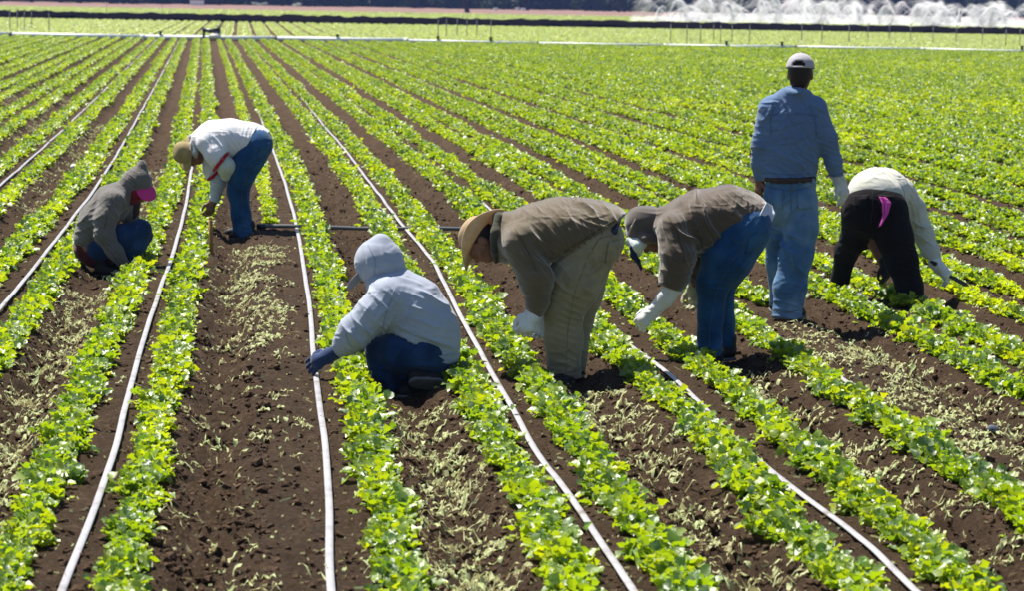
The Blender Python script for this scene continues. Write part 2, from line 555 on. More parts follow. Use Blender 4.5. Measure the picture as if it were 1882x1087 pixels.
# ------------------------------------------------------------------ lettuce rows
def row_points(v0, v1, step, margin, k0, k1, lat=.027, skew=None):
    P = []
    for k in range(k0, k1 + 1):
        for s in (-1, 1):
            n = int((v1 - v0) / step)
            v = v0 + (np.arange(n) + rng.uniform(-.3, .3, n)) * step
            wob = .03 * (vnoise(v * .5 + 31 * k, v * 0 + 7 * s + 20) - .5) + .02 * (vnoise(v * 2.1 + 3 * k, v * 0 + s + 40) - .5)
            u = BED0 + BED * k + bend(v) + s * (.21 if k >= 9 else .222 if k <= -2 else .20) + wob + rng.normal(0, lat * (1.5 if k >= 9 else .8 if -3 <= k <= 1 else 1.0), n)
            X, F = XF(u, v)
            keep = np.abs(X) < F * .2125 + margin
            if k == 0 and s == -1: keep &= v > 22.4 + .2 * rng.random()
            if k == 3 and s == 1: keep &= v > 16.6
            gap = vnoise(v * 1.3 + 17 * k, v * 0 + 3 * s + 90)
            keep &= ~((gap < .16) & (rng.random(n) < .6) & (v > 15))
            keep &= ~in_feet(u, v)
            if skew: keep &= (v > along(u, skew[0])) & (v < along(u, skew[1]))
            u, v, X, F = u[keep], v[keep], X[keep], F[keep]
            P.append(np.stack([u, v, np.full(len(u), k), np.full(len(u), s), X, F], -1))
    return np.concatenate(P)


NVAR = 7
variants = [make_plant_mesh(100 + i, M_LEAF, n=58) for i in range(NVAR)]
variants.append(make_plant_mesh(300, M_LEAFY, n=44, L=.042))
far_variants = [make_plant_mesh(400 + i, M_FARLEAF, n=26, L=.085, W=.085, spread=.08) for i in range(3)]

P = row_points(7.4, 123, .096, 1.6, -20, 46, skew=(0, 118.8))
pz = soil_z(P[:, 0], P[:, 1])
uu_, vv_ = P[:, 0], P[:, 1]
sz = .80 + .40 * vnoise(uu_ * 1.1 + 7, vv_ * .45 + 3) + rng.normal(0, .10, len(P))
sz = np.clip(sz, .55, 1.35) * (1.05 + .07 * np.clip((vv_ - 18) / 10, 0, 1))
sz *= np.where(P[:, 2] >= 9, 1.12, 1.0)
sz *= np.where((P[:, 2] == 0) & (P[:, 3] == -1), .72, 1.0)
pale = (vnoise(uu_ * .35 + 77, vv_ * .16 + 5) > .70) | ((P[:, 2] == 0) & (P[:, 3] == -1))
pale &= rng.random(len(P)) < .65
which = np.where(pale, NVAR, rng.integers(0, NVAR, len(P)))

inframe = (np.abs(P[:, 4]) < P[:, 5] * .2135)
F_ = P[:, 5]
order = np.argsort(np.where(inframe & (F_ > 8.45), F_, 1e9))[:300]
ROWLAB = {
    (-2, 1): 'young lettuce plant in the row left of the littered furrow at the left edge',
    (-1, -1): 'young lettuce plant in the front row just left of the leftmost foreground drip tape',
    (-1, 1): 'young lettuce plant in the front row between leftmost foreground tape and wide bare soil',
    (0, 1): 'young lettuce plant in the front row right of the upright drip tape',
    (0, -1): 'young pale lettuce plant in the thin row left of the upright drip tape',
    (1, -1): 'young lettuce plant in the front row coming down behind the grey hooded worker',
    (1, 1): 'young lettuce plant in the front row passing left of the straw-hatted worker',
    (2, -1): 'young lettuce plant in the front row starting behind the straw-hatted worker',
    (2, 1): 'young lettuce plant in the front row passing left of the bucket-hatted worker',
    (3, -1): 'young lettuce plant in the front row passing right of the bucket-hatted worker',
    (3, 1): 'young lettuce plant in the front row right of the wilted strip',
    (4, -1): 'young lettuce plant in the front row at the right edge'}


def grp(k, s):
    return 'lettuce plants ' + ROWLAB.get((k, s), 'plant in a front row').split('plant ')[1]


for j, i_ in enumerate(order):
    src = variants[int(which[i_])]
    if src.get('label') is None:
        o = src
    else:
        o = src.copy(); COL.objects.link(o)
    k, s = int(P[i_, 2]), int(P[i_, 3])
    o.location = (P[i_, 0], P[i_, 1], pz[i_] + .002)
    o.rotation_euler = (rng.normal(0, .12), rng.normal(0, .12), rng.uniform(0, 6.28))
    f = float(sz[i_]); o.scale = (f * 1.04, f * 1.04, f)
    tag(o, ROWLAB.get((k, s), 'young lettuce plant in a front row'), 'lettuce plant', grp(k, s))
for i_, vv2 in enumerate(variants):      # a variant not met among the nearest still stands in the field
    if vv2.get('label') is None:
        vv2.location = (P[order[i_], 0], P[order[i_], 1] - .05, pz[order[i_]])
        tag(vv2, ROWLAB[(int(P[order[i_], 2]), int(P[order[i_], 3]))], 'lettuce plant',
            grp(int(P[order[i_], 2]), int(P[order[i_], 3])))
mask = np.ones(len(P), bool); mask[order] = False


def scatter(name, P3, f, wh, label, src=None):
    n = len(P3)
    rot = np.stack([rng.normal(0, .12, n), rng.normal(0, .12, n), rng.uniform(0, 6.28, n)], -1)
    o = gn_instances(name, P3, rot, np.stack([f * 1.04, f * 1.04, f], -1), wh, src or variants)
    return tag(o, label, None, None, 'stuff')


scatter('lettuce_rows', np.stack([P[mask, 0], P[mask, 1], pz[mask]], -1), sz[mask], which[mask], 'green lettuce rows stretching from the workers to the white pipe')

P2_ = row_points(115, 190, .16, 2.4, -30, 68, .03, skew=(121.2, 184.6))
f2 = rng.uniform(.85, 1.15, len(P2_))
z2_ = soil_z(P2_[:, 0], P2_[:, 1], False)
for j, i_ in enumerate(np.argsort(P2_[:, 5] + 1e3 * (np.abs(P2_[:, 4]) > 15))[[5, 40, 90]]):
    far_variants[j].location = (P2_[i_, 0], P2_[i_, 1], z2_[i_])
    tag(far_variants[j], 'pale lettuce plant at the near end of the beds beyond the white pipe', 'lettuce plant', 'pale lettuce plants just beyond the white pipe')
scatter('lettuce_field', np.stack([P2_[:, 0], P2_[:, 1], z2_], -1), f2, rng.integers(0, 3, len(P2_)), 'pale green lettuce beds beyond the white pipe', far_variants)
P3_ = row_points(225, 335, .42, 4.0, -50, 120, .05, skew=(235, 321))
f3 = rng.uniform(1.5, 2.2, len(P3_))
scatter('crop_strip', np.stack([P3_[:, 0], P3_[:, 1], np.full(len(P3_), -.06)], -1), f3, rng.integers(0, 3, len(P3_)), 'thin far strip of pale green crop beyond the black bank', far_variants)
print('plants', len(P), len(P2_), len(P3_))

# ------------------------------------------------------------------ wilted thinnings and bits on the soil
def furrow_pts(n, uc, wid, v0, v1, p=1.0):
    v = v0 + (v1 - v0) * rng.random(n) ** p
    u = uc + bend(v) + rng.normal(0, wid, n)
    return np.stack([u, v], -1)


clumps = np.concatenate([
    furrow_pts(280, -1.20, .12, 8.0, 17.6), furrow_pts(170, -1.20, .14, 18.6, 30),
    furrow_pts(160, -.02, .14, 14.6, 20.6), furrow_pts(55, -.12, .18, 8.0, 15.0),
    furrow_pts(170, .84, .10, 8.0, 12.5), furrow_pts(130, 1.86, .11, 8.0, 13.1),
    furrow_pts(110, 2.86, .13, 9.0, 13.9), furrow_pts(110, 3.52, .10, 10.5, 15.6), furrow_pts(110, 3.86, .13, 10.5, 15.4),
    furrow_pts(180, -3.24, .13, 22, 50), furrow_pts(160, -2.2, .16, 24, 40), furrow_pts(120, -4.3, .13, 30, 60),
    furrow_pts(50, 4.88, .14, 12.5, 17)])
ok = ~in_feet(clumps[:, 0], clumps[:, 1])
clumps = clumps[ok]
s, t, q = leaf_grid(3, 5)
V, Fq, T = [], [], []
cnt = 0
for (cu, cv) in clumps:
    nl = rng.integers(2, 9)
    base_t = rng.normal(.5, .25)
    for _ in range(nl):
        stem = rng.random() < .30
        ln = rng.uniform(.035, .085) if stem else rng.uniform(.014, .046); wd = .006 if stem else ln * rng.uniform(.18, .75)
        width = wd * np.sqrt(np.clip(np.sin(np.pi * np.clip(t, .05, .97) ** .8), 0, 1)) * .5
        x = s * width; y = t * ln
        z = (.36 * ln) * rng.uniform(-.1, .9) * np.sin(t * 3.1) + .006 * np.sin(t * 7 + rng.uniform(0, 6)) + s ** 2 * width * rng.uniform(-.5, 1.2) + .004 * np.sin(s * 5 + t * 9)
        az = rng.uniform(0, 6.28); el = rng.uniform(-.05, .5)
        y2 = y * math.cos(el) - z * math.sin(el); z2 = y * math.sin(el) + z * math.cos(el)
        du_, dv_ = rng.normal(0, .045, 2)
        ca, sa = math.cos(az), math.sin(az)
        X = cu + du_ + ca * x - sa * y2; Y = cv + dv_ + sa * x + ca * y2
        V.append(np.stack([X, Y, z2], -1)); Fq.append(q + cnt); cnt += len(s)
        T.append(np.clip(base_t + rng.normal(0, .15) + .35 * (t - .5) * rng.normal(0, 1) + rng.normal(0, .06, len(s)), 0, 1))
V = np.concatenate(V); V[:, 2] += soil_z(V[:, 0], V[:, 1]) + .008
tag(np_mesh('wilted_leaves', V, np.concatenate(Fq), M_WILT, attr={'tint': np.concatenate(T)}), 'pale wilted lettuce thinnings littering the furrows', kind='stuff')

# small straw and chalk-pale bits
n = 5200
Fb = 8.0 * (30 / 8.0) ** rng.random(n)
Xb = rng.uniform(-1, 1, n) * (Fb * .22 + .3)
ub_, vb_ = Xb * cyw + Fb * syw, -Xb * syw + Fb * cyw
az = rng.uniform(0, 6.28, n)
ln = rng.uniform(.003, .011, n) * np.where(rng.random(n) < .10, 2.4, 1); wd = rng.uniform(.0010, .0030, n)
el = rng.uniform(-.3, .6, n)
dx, dy = np.cos(az), np.sin(az)
cz = soil_z(ub_, vb_) + .006
V4 = np.stack([np.stack([ub_ + a * ln * dx - b_ * wd * dy, vb_ + a * ln * dy + b_ * wd * dx, cz + a * ln * el + .004 * (b_ + 1)], -1) for a, b_ in ((-1, -1), (1, -1), (1, 1), (-1, 1))], 1)
tag(np_mesh('straw_bits', V4.reshape(-1, 3), np.arange(n * 4).reshape(n, 4), M_WILT, smooth=False, attr={'tint': np.repeat(rng.uniform(0, .75, n), 4)}), 'tiny pale straw and leaf bits on the soil', kind='stuff')

# clods
n = 34000
Fb = 8.0 * (34 / 8.0) ** rng.random(n)
Xb = rng.uniform(-1, 1, n) * (Fb * .22 + .3)
ub_, vb_ = Xb * cyw + Fb * syw, -Xb * syw + Fb * cyw
kf = (np.abs(bed_du(ub_, vb_)) > .27) | (rng.random(n) < .3)
ub_, vb_ = ub_[kf], vb_[kf]; n = len(ub_)
gold = (1 + 5 ** .5) / 2
iv = np.array([(-1, gold, 0), (1, gold, 0), (-1, -gold, 0), (1, -gold, 0), (0, -1, gold), (0, 1, gold), (0, -1, -gold), (0, 1, -gold), (gold, 0, -1), (gold, 0, 1), (-gold, 0, -1), (-gold, 0, 1)]) / 1.9
fi = np.array([(0, 11, 5), (0, 5, 1), (0, 1, 7), (0, 7, 10), (0, 10, 11), (1, 5, 9), (5, 11, 4), (11, 10, 2), (10, 7, 6), (7, 1, 8), (3, 9, 4), (3, 4, 2), (3, 2, 6), (3, 6, 8), (3, 8, 9), (4, 9, 5), (2, 4, 11), (6, 2, 10), (8, 6, 7), (9, 8, 1)])
rad = rng.lognormal(math.log(.0085), .5, n).clip(.004, .024)
jit = 1 + rng.uniform(-.5, .5, (n, 12))
cv = iv[None] * (rad[:, None] * jit)[..., None] * np.array([1.1, 1.1, .8])
a = rng.uniform(0, 6.28, n); ca, sa = np.cos(a)[:, None], np.sin(a)[:, None]
cx_ = cv[..., 0] * ca - cv[..., 1] * sa + ub_[:, None]; cy_ = cv[..., 0] * sa + cv[..., 1] * ca + vb_[:, None]
cz_ = cv[..., 2] + (soil_z(ub_, vb_) + rad * .25)[:, None]
tag(np_mesh('soil_clods', np.stack([cx_, cy_, cz_], -1).reshape(-1, 3), (fi[None] + (np.arange(n) * 12)[:, None, None]).reshape(-1, 3), M_CLOD, smooth=False), 'loose brown clods of earth along the furrows', kind='stuff')


# ------------------------------------------------------------------ tubes
def tube(name, pts, rad, mat, parent=None, n=8, flat=1.0, cap=True):
    """a swept tube; flat < 1 squashes it vertically"""
    pts = np.asarray(pts, float)
    rad = np.broadcast_to(np.asarray(rad, float), (len(pts),))
    d = np.gradient(pts, axis=0); d /= np.linalg.norm(d, axis=1)[:, None] + 1e-9
    ref = np.where(np.abs(d[:, 2:3]) > .9, np.array([[0, 1., 0]]), np.array([[0, 0, 1.]]))
    a = np.cross(d, ref); a /= np.linalg.norm(a, axis=1)[:, None]
    b_ = np.cross(a, d)
    th = np.linspace(0, 2 * math.pi, n, endpoint=False)
    V = pts[:, None] + rad[:, None, None] * (np.cos(th)[None, :, None] * a[:, None] + flat * np.sin(th)[None, :, None] * b_[:, None])
    m = len(pts)
    i = np.arange(m * n).reshape(m, n)
    q = np.stack([i[:-1], np.roll(i[:-1], -1, 1), np.roll(i[1:], -1, 1), i[1:]], -1).reshape(-1, 4)
    V = V.reshape(-1, 3)
    if cap:
        V = np.concatenate([V, pts[:1], pts[-1:]])
        j = np.arange(n); k = (j + 1) % n
        c0 = np.stack([k, j, np.full(n, m * n), np.full(n, m * n)], -1)
        c1 = np.stack([i[-1][j], i[-1][k], np.full(n, m * n + 1), np.full(n, m * n + 1)], -1)
        tri = np.concatenate([c0, c1])[:, :3]
        qq = np.concatenate([np.stack([q[:, 0], q[:, 1], q[:, 2]], -1), np.stack([q[:, 0], q[:, 2], q[:, 3]], -1), tri])
        return np_mesh(name, V, qq, mat, parent)
    return np_mesh(name, V, q, mat, parent)


MEAS = {
    -2: [(0, 585), (110, 460), (190, 330), (275, 180)],
    -1: [(115, 1087), (165, 960), (215, 820), (250, 680), (285, 560), (318, 470), (352, 310), (368, 232), (379, 172), (372, 126), (375, 80)],
    0: [(607, 1087), (605, 960), (598, 820), (580, 690), (567, 560), (553, 460), (543, 410), (525, 340), (507, 290), (487, 239), (467, 179), (434, 124), (425, 98)],
    1: [(1160, 1087), (1060, 930), (985, 830), (900, 680), (850, 590), (790, 470), (745, 425), (669, 324), (630, 271), (595, 232), (561, 186), (536, 154), (501, 121)],
    2: [(1680, 1087), (1590, 1000), (1490, 920), (1400, 860), (1300, 760), (1230, 690), (1140, 625), (1090, 580), (874, 363), (795, 312), (759, 271), (699, 227), (634, 172)]}
TLAB = {-3: 'white drip tape at the left edge, one bed beyond the brown-hooded worker',
        -2: 'white drip tape running up to the left behind the crouching brown-hooded worker',
        -1: 'white drip tape that leaves the picture nearest the bottom left corner',
        0: 'almost upright white drip tape beside the blue glove of the grey-hooded worker',
        1: 'white drip tape slanting past the back of the pale grey hooded worker',
        2: 'white drip tape from behind the straw-hatted worker to the bottom right',
        3: 'drip tape nearly hidden in lettuce between bucket-hatted and standing workers',
        4: 'white drip tape showing by the left foot of the black-trousered worker'}
vs = 6.6 * (118.0 / 6.6) ** np.linspace(0, 1, 260)
for k in range(-3, 5):
    base = BED0 + BED * k + bend(vs)
    wob = .035 * (vnoise(vs * .9 + 13 * k + 200, vs * 0 + .5) - .5) + .03 * (vnoise(vs * .3 + 5 * k + 100, vs * 0 + 3.5) - .5)
    if k in MEAS:
        mv = np.array([ground_uv(*p, 0.015) for p in MEAS[k]]); mv = mv[np.argsort(mv[:, 1])]
        off = np.interp(vs, mv[:, 1], mv[:, 0] - (BED0 + BED * k + bend(mv[:, 1])))
        ker = np.ones(9) / 9
        off = np.convolve(np.pad(off, 4, 'edge'), ker, 'valid')
        uu2 = base + np.clip(off, -.11, .11 if k > -2 else .03) + wob * .35
    else:
        uu2 = base + wob * .5 + {3: -.075, 4: -.06}.get(k, 0)
    zz2 = soil_z(uu2, vs, True)
    zz2 = np.convolve(np.pad(zz2, 4, 'edge'), np.ones(9) / 9, 'valid') + .013 + .012 * vnoise(vs * 1.1 + k * 9, vs * 0) - .03 * np.clip((vs - (44 if -2 <= k <= 1 else 24)) / 12, 0, 1) + (.012 if k <= -2 else 0)
    tag(tube('drip_tape', np.stack([uu2, vs, zz2], -1), .0165, M_TAPE, None, 10, .40), TLAB[k], 'drip tape', 'drip tapes along the beds')

# black pipe lying across the beds
a_, b_ = ground_uv(474, 419, 0.02), ground_uv(862, 425, 0.02)
tt = np.linspace(0, 1, 40)
pu, pv = a_[0] + (b_[0] - a_[0]) * tt, a_[1] + (b_[1] - a_[1]) * tt
cp_o = empty('cross_pipe', (a_[0], a_[1], 0))
tag(cp_o, 'thin dark pipe lying across the beds behind the pale grey hooded worker', 'pipe')
pts_ = np.stack([pu - a_[0], pv - a_[1], 0.035 + .006 * np.sin(tt * 9)], -1)
tube('pipe_tube', pts_, .018, M_CROSSP, cp_o, 12)
tube('pipe_collar', np.array([pts_[0] - [.012, 0, 0], pts_[0] + [.07, 0, 0]]), .024, M_BLACKP, cp_o, 12)

# ------------------------------------------------------------------ white main pipe
A_, B_ = np.array(ground_uv(10, 63, .1)), np.array(ground_uv(1870, 93.5, .1))
dr = (B_ - A_) / np.linalg.norm(B_ - A_)
start = A_ - dr * 12
mp_o = empty('irrigation_pipe', (start[0], start[1], 0))
tag(mp_o, 'long white irrigation pipe lying across the whole field', 'pipe')
SEG = 6.1
nseg = 13
def on_pipe(d, off=0, z=.10):
    return np.array([dr[0] * d - dr[1] * off, dr[1] * d + dr[0] * off, z])
for k in range(nseg):
    zc = .10 + .02 * math.sin(k * 1.7); zd = .10 + .02 * math.sin((k + 1) * 1.7)
    rr = .125 if k < 5 else .085
    tube('pipe_section', [on_pipe(k * SEG + .06, 0, zc), on_pipe((k + .5) * SEG, 0, (zc + zd) / 2 - .008), on_pipe((k + 1) * SEG - .06, 0, zd)], rr, M_PIPEW, mp_o, 14)
    tube('pipe_coupler', [on_pipe((k + 1) * SEG - .10, 0, zd), on_pipe((k + 1) * SEG + .10, 0, zd)], rr + .012, M_GREYM if k % 2 else M_PIPEW, mp_o, 14)
def pipe_d(px, py=80):
    g_ = np.array(ground_uv(px, 63 + (px - 10) * .0164, .1))
    return float((g_ - start) @ dr)
for px in (295, 620, 805, 902, 1335, 1437, 1878):
    d = pipe_d(px)
    vb = tube('valve', [on_pipe(d, 0, .16), on_pipe(d, 0, .28), on_pipe(d, 0, .36)], [.07, .06, .09], M_BLACKP, mp_o, 10)
    tube('valve_handle', [on_pipe(d - .10, 0, .33), on_pipe(d + .10, 0, .33)], .018, M_BLACKP, vb, 6)

# valve assembly standing at the pipe
d0 = pipe_d(388)
po = start + dr * d0
va = empty('valve_stand', (po[0], po[1] - .08, 0), math.atan2(dr[1], dr[0])); va.scale = (1.3, 1.3, 1.3)
tag(va, 'black and white valve stand with blue fitting on the white pipe', 'valve')
tube('stand_leg', [(-.26, -.16, -.05), (-.24, -.14, .36)], .05, M_BLACKP, va)
tube('stand_leg', [(.30, -.16, -.05), (.28, -.14, .36)], .06, M_BLUEP, va)
tube('valve_body', [(-.30, -.14, .38), (0, -.14, .32), (.34, -.14, .38)], [.07, .08, .08], M_BLACKP, va, 12)
tube('outlet', [(.02, -.17, .12), (.02, -.30, .14), (.34, -.30, .13)], .09, M_WHITEP, va, 12)
tube('hand_wheel', [(.30 + .12 * math.cos(a), -.14 + .12 * math.sin(a), .50) for a in np.linspace(0, 6.283, 14)], .02, M_GREYM, va, 6)
tube('wheel_stem', [(.30, -.14, .38), (.30, -.14, .51)], .02, M_GREYM, va, 6)

# sprinkler risers beyond the pipe
def riser(u, v, h, label):
    o = empty('sprinkler_riser', (u, v, 0))
    tag(o, label, 'sprinkler', 'sprinkler risers beyond the white pipe')
    tube('riser_pole', [(0, 0, -.1), (.004, 0, h)], .022, M_GREYM, o, 6)
    tube('sprinkler_head', [(0, 0, h), (0, 0, h + .05), (.03, 0, h + .09)], [.025, .035, .012], M_BLACKP, o, 6)
for px in (18, 32, 45, 58):
    riser(*ground_uv(px, 56), 1.05, 'thin grey sprinkler riser at the far left beyond the white pipe')
for px, py in ((805, 73), (820, 70), (840, 68), (858, 68), (876, 68), (902, 72), (1232, 80), (1262, 82), (1287, 82), (1311, 80), (1324, 82), (1345, 80), (1377, 82), (1473, 78), (1510, 80), (1560, 80), (1595, 74), (1634, 74), (1673, 78), (1714, 80), (1757, 80), (1805, 84), (1848, 88), (1874, 86), (90, 58), (196, 30), (298, 30)):
    riser(*ground_uv(px, py), 1.0, 'thin dark sprinkler riser in the pale lettuce beyond the white pipe')

# ------------------------------------------------------------------ sprinklers spraying far right
m, n_, b_ = newmat('water_spray')
b_.inputs['Base Color'].default_value = (0.93, 0.94, 0.97, 1)
b_.inputs['Roughness'].default_value = .4
trn = n_.nodes.new('ShaderNodeBsdfTransparent')
trl = n_.nodes.new('ShaderNodeBsdfTranslucent'); trl.inputs[0].default_value = (.95, .95, .97, 1)
mx1 = n_.nodes.new('ShaderNodeMixShader'); mx1.inputs[0].default_value = .8
n_.links.new(b_.outputs[0], mx1.inputs[1]); n_.links.new(trl.outputs[0], mx1.inputs[2])
mx2 = n_.nodes.new('ShaderNodeMixShader'); mx2.inputs[0].default_value = .085
n_.links.new(trn.outputs[0], mx2.inputs[1]); n_.links.new(mx1.outputs[0], mx2.inputs[2])
n_.links.new(mx2.outputs[0], n_.nodes['Material Output'].inputs['Surface'])
M_SPRAY = m


def spray(u, v, seed, label, H=1.8):
    r = np.random.default_rng(seed)
    o = empty('sprinkler', (u, v, 0))
    tag(o, label, 'sprinkler', 'sprinklers spraying white water at the far right')
    tube('riser_pole', [(0, 0, -.1), (0, 0, .55)], .02, M_GREYM, o, 6)
    tube('sprinkler_head', [(0, 0, .55), (0, 0, .60), (.05, 0, .66)], [.03, .045, .015], M_BLACKP, o, 6)
    Vs = []
    nj = r.integers(3, 6)
    for j in range(nj):
        az0 = (0 if j % 2 else math.pi) + r.normal(0, .45) - YAW; el0 = r.uniform(.6, 1.25); sp = math.sqrt(2 * 9.8 * H * r.uniform(.6, 1.2)) / math.sin(el0)
        m_ = 420
        tf = r.random(m_) ** .8 * (2 * sp * math.sin(el0) / 9.8 * 1.08)
        az = az0 + r.normal(0, .02 + .05 * tf, m_) + .5 * tf
        el = el0 + r.normal(0, .035, m_)
        s_ = sp * (1 - .25 * r.random(m_) ** 2)
        hx = s_ * np.cos(el) * tf * (1 - .12 * tf)
        z = .65 + s_ * np.sin(el) * tf - 4.9 * tf ** 2
        vx = s_ * np.cos(el); vz = s_ * np.sin(el) - 9.8 * tf
        ok = z > .02
        p = np.stack([hx * np.cos(az), hx * np.sin(az), z], -1)[ok]
        d = np.stack([vx * np.cos(az), vx * np.sin(az), vz], -1)[ok]; d /= np.linalg.norm(d, axis=1)[:, None]
        L = (.2 + .4 * tf[ok])[:, None]; Wd = (.02 + .15 * tf[ok] * r.random(ok.sum()))[:, None]
        sd = np.cross(d, r.normal(0, .4, d.shape) + [0, .45, .85]); sd /= np.linalg.norm(sd, axis=1)[:, None]
        Vs.append(np.stack([p - d * L - sd * Wd * .3, p - sd * Wd, p + d * L, p + sd * Wd], 1))
    # falling drops near the ground
    m_ = 850
    rr = 2.6 * r.random(m_) ** .6; az = r.uniform(0, 6.28, m_)
    rr = rr * 1.5
    p = np.stack([rr * np.cos(az), rr * np.sin(az), .05 + .85 * r.random(m_) ** 1.5 * H * .42], -1)
    d = r.normal(0, .25, (m_, 3)) + [0, 0, -1]; d /= np.linalg.norm(d, axis=1)[:, None]
    d = r.normal(0, .6, (m_, 3)) + [.8, 0, 0]; d /= np.linalg.norm(d, axis=1)[:, None]
    sd = np.cross(d, r.normal(0, .3, d.shape) + [0, .5, .8]); sd /= np.linalg.norm(sd, axis=1)[:, None]
    Vs.append(np.stack([p - d * .32, p - sd * .22, p + d * .32, p + sd * .22], 1))
    Vs = np.concatenate(Vs).reshape(-1, 3)
    so_ = np_mesh('water_spray', Vs, np.arange(len(Vs)).reshape(-1, 4), M_SPRAY, o, smooth=False)
    so_['kind'] = 'stuff'


SPL = ['leftmost white sprinkler spray against the dark wood', 'white sprinkler spray among the overlapping sprays at the far right']
spx = [1228, 1275, 1322, 1385, 1440, 1500, 1545, 1610, 1650, 1705, 1760, 1800, 1850, 1885]
for i_, px in enumerate(spx):
    y_ = 41 + (px - 1230) * .0175
    spray(*ground_uv(px, y_ - (5 if i_ % 2 else 0)), 40 + i_, SPL[0] if i_ == 0 else SPL[1], 1.5 + 1.3 * ((i_ * 37) % 10) / 10)
for i_, px in enumerate([1350, 1420, 1480, 1580, 1680, 1735, 1830]):
    spray(*ground_uv(px, 31 + (px - 1230) * .0175), 80 + i_, SPL[1], 1.8)

# ------------------------------------------------------------------ far trees
def leaf_cloud(n, cen, rad, size, r):
    p = r.normal(0, 1, (n, 3)); p /= np.linalg.norm(p, axis=1)[:, None]
    p = p * (r.random((n, 1)) ** .4) * rad + cen
    a = r.normal(0, 1, (n, 3)); a /= np.linalg.norm(a, axis=1)[:, None]
    b = np.cross(a, r.normal(0, 1, (n, 3))); b /= np.linalg.norm(b, axis=1)[:, None]
    s_ = size * r.uniform(.6, 1.4, (n, 1))
    return np.stack([p - a * s_, p - b * s_ * .6, p + a * s_, p + b * s_ * .6], 1)


def tree(name, u, v, h, cr_, low, label, seed, mat=M_TREELEAF, group=None, lean=0.0, n=1500, cat='tree'):
    r = np.random.default_rng(seed)
    o = empty(name, (u, v, 0))
    tag(o, label, cat, group)
    tube('trunk', [(0, 0, -.2), (lean * .3, 0, h * .2), (lean * .7, .1, h * .45), (lean, 0, h * .75)], [h * .035, h * .026, h * .02, h * .008], M_BARK, o, 8)
    for j in range(4):
        a = r.uniform(0, 6.28)
        tube('limb', [(lean * .5, 0, h * .3), (lean * .6 + cr_ * .35 * math.cos(a), cr_ * .35 * math.sin(a), h * .45), (lean * .7 + cr_ * .7 * math.cos(a), cr_ * .7 * math.sin(a), h * .6)], [h * .014, h * .009, h * .004], M_BARK, o, 6)
    C_ = []
    nc = 14
    for j in range(nc):
        a = r.uniform(0, 6.28); zz = low + (h - low) * r.random(); rr = cr_ * r.uniform(.2, .8) * (1 - .4 * (zz - low) / (h - low))
        C_.append(leaf_cloud(n // nc, np.array([lean + rr * math.cos(a), rr * math.sin(a), zz]), np.array([1, 1, .7]) * cr_ * r.uniform(.28, .5), .24 if cr_ < 3 else .42, r))
    V_ = np.concatenate(C_); V_[..., 2] = np.maximum(V_[..., 2], low * .6)
    t_ = np.repeat(r.uniform(0, 1, len(V_)), 4)
    np_mesh('crown', V_.reshape(-1, 3), np.arange(len(V_) * 4).reshape(-1, 4), mat, o, smooth=False, attr={'tint': t_})
    return o


r_ = np.random.default_rng(5)
i_ = 0
for px in range(-40, 1960, 46):
    y_ = 4.0 + px * .0160
    u, v = ground_uv(px + r_.uniform(-20, 20), y_ - r_.uniform(0, 2.0))
    tree('tree', u, v, r_.uniform(10, 16), r_.uniform(4.5, 6.5), r_.uniform(.0, .9), 'dark tree in the shaded blue-black wood along the far edge', 500 + i_, group='trees of the dark far wood')
    i_ += 1
tree('leaning_tree', *ground_uv(860, 23), 11, 3.4, 5.0, 'dark leaning tree trunk on the bare pink field', 700, lean=-2.2)
for px, y_, sz_ in ((1005, 9, 2.2), (1150, 11, 2.2), (1300, 12, 2.2), (1535, 13, 2.6), (1850, 15, 2.6), (1060, 6, 1.8)):
    u, v = ground_uv(px, y_ + 9)
    r2 = np.random.default_rng(px)
    o = empty('bush', (u, v, 0)); tag(o, 'pale green sunlit bush at the foot of the dark wood', 'bush', 'pale green bushes before the wood')
    V_ = np.concatenate([leaf_cloud(260, np.array([r2.normal(0, sz_ * .8), r2.normal(0, .5), .9 + r2.random() * .6]), np.array([.8, .6, .5]), .14, r2) for _ in range(4)])
    np_mesh('foliage', V_.reshape(-1, 3), np.arange(len(V_) * 4).reshape(-1, 4), M_BUSHLEAF, o, smooth=False, attr={'tint': np.repeat(r2.uniform(0, 1, len(V_)), 4)})
    tube('stem', [(0, 0, -.1), (0, 0, .9)], .05, M_BARK, o, 6)
for px, y_ in ((480, 5), (545, 6), (580, 6), (720, 5)):
    u, v = ground_uv(px, y_ + 6)
    r2 = np.random.default_rng(px)
    o = empty('bush', (u, v, 0)); tag(o, 'whitish low bush at the foot of the dark wood', 'bush', 'whitish bushes before the wood')
    V_ = np.concatenate([leaf_cloud(120, np.array([r2.normal(0, .6), r2.normal(0, .4), .25 + r2.random() * .3]), np.array([.5, .4, .3]), .09, r2) for _ in range(4)])
    np_mesh('foliage', V_.reshape(-1, 3), np.arange(len(V_) * 4).reshape(-1, 4), M_PALEBUSH, o, smooth=False, attr={'tint': np.repeat(r2.uniform(0, 1, len(V_)), 4)})
    tube('stem', [(0, 0, -.1), (0, 0, .4)], .03, M_BARK, o, 6)

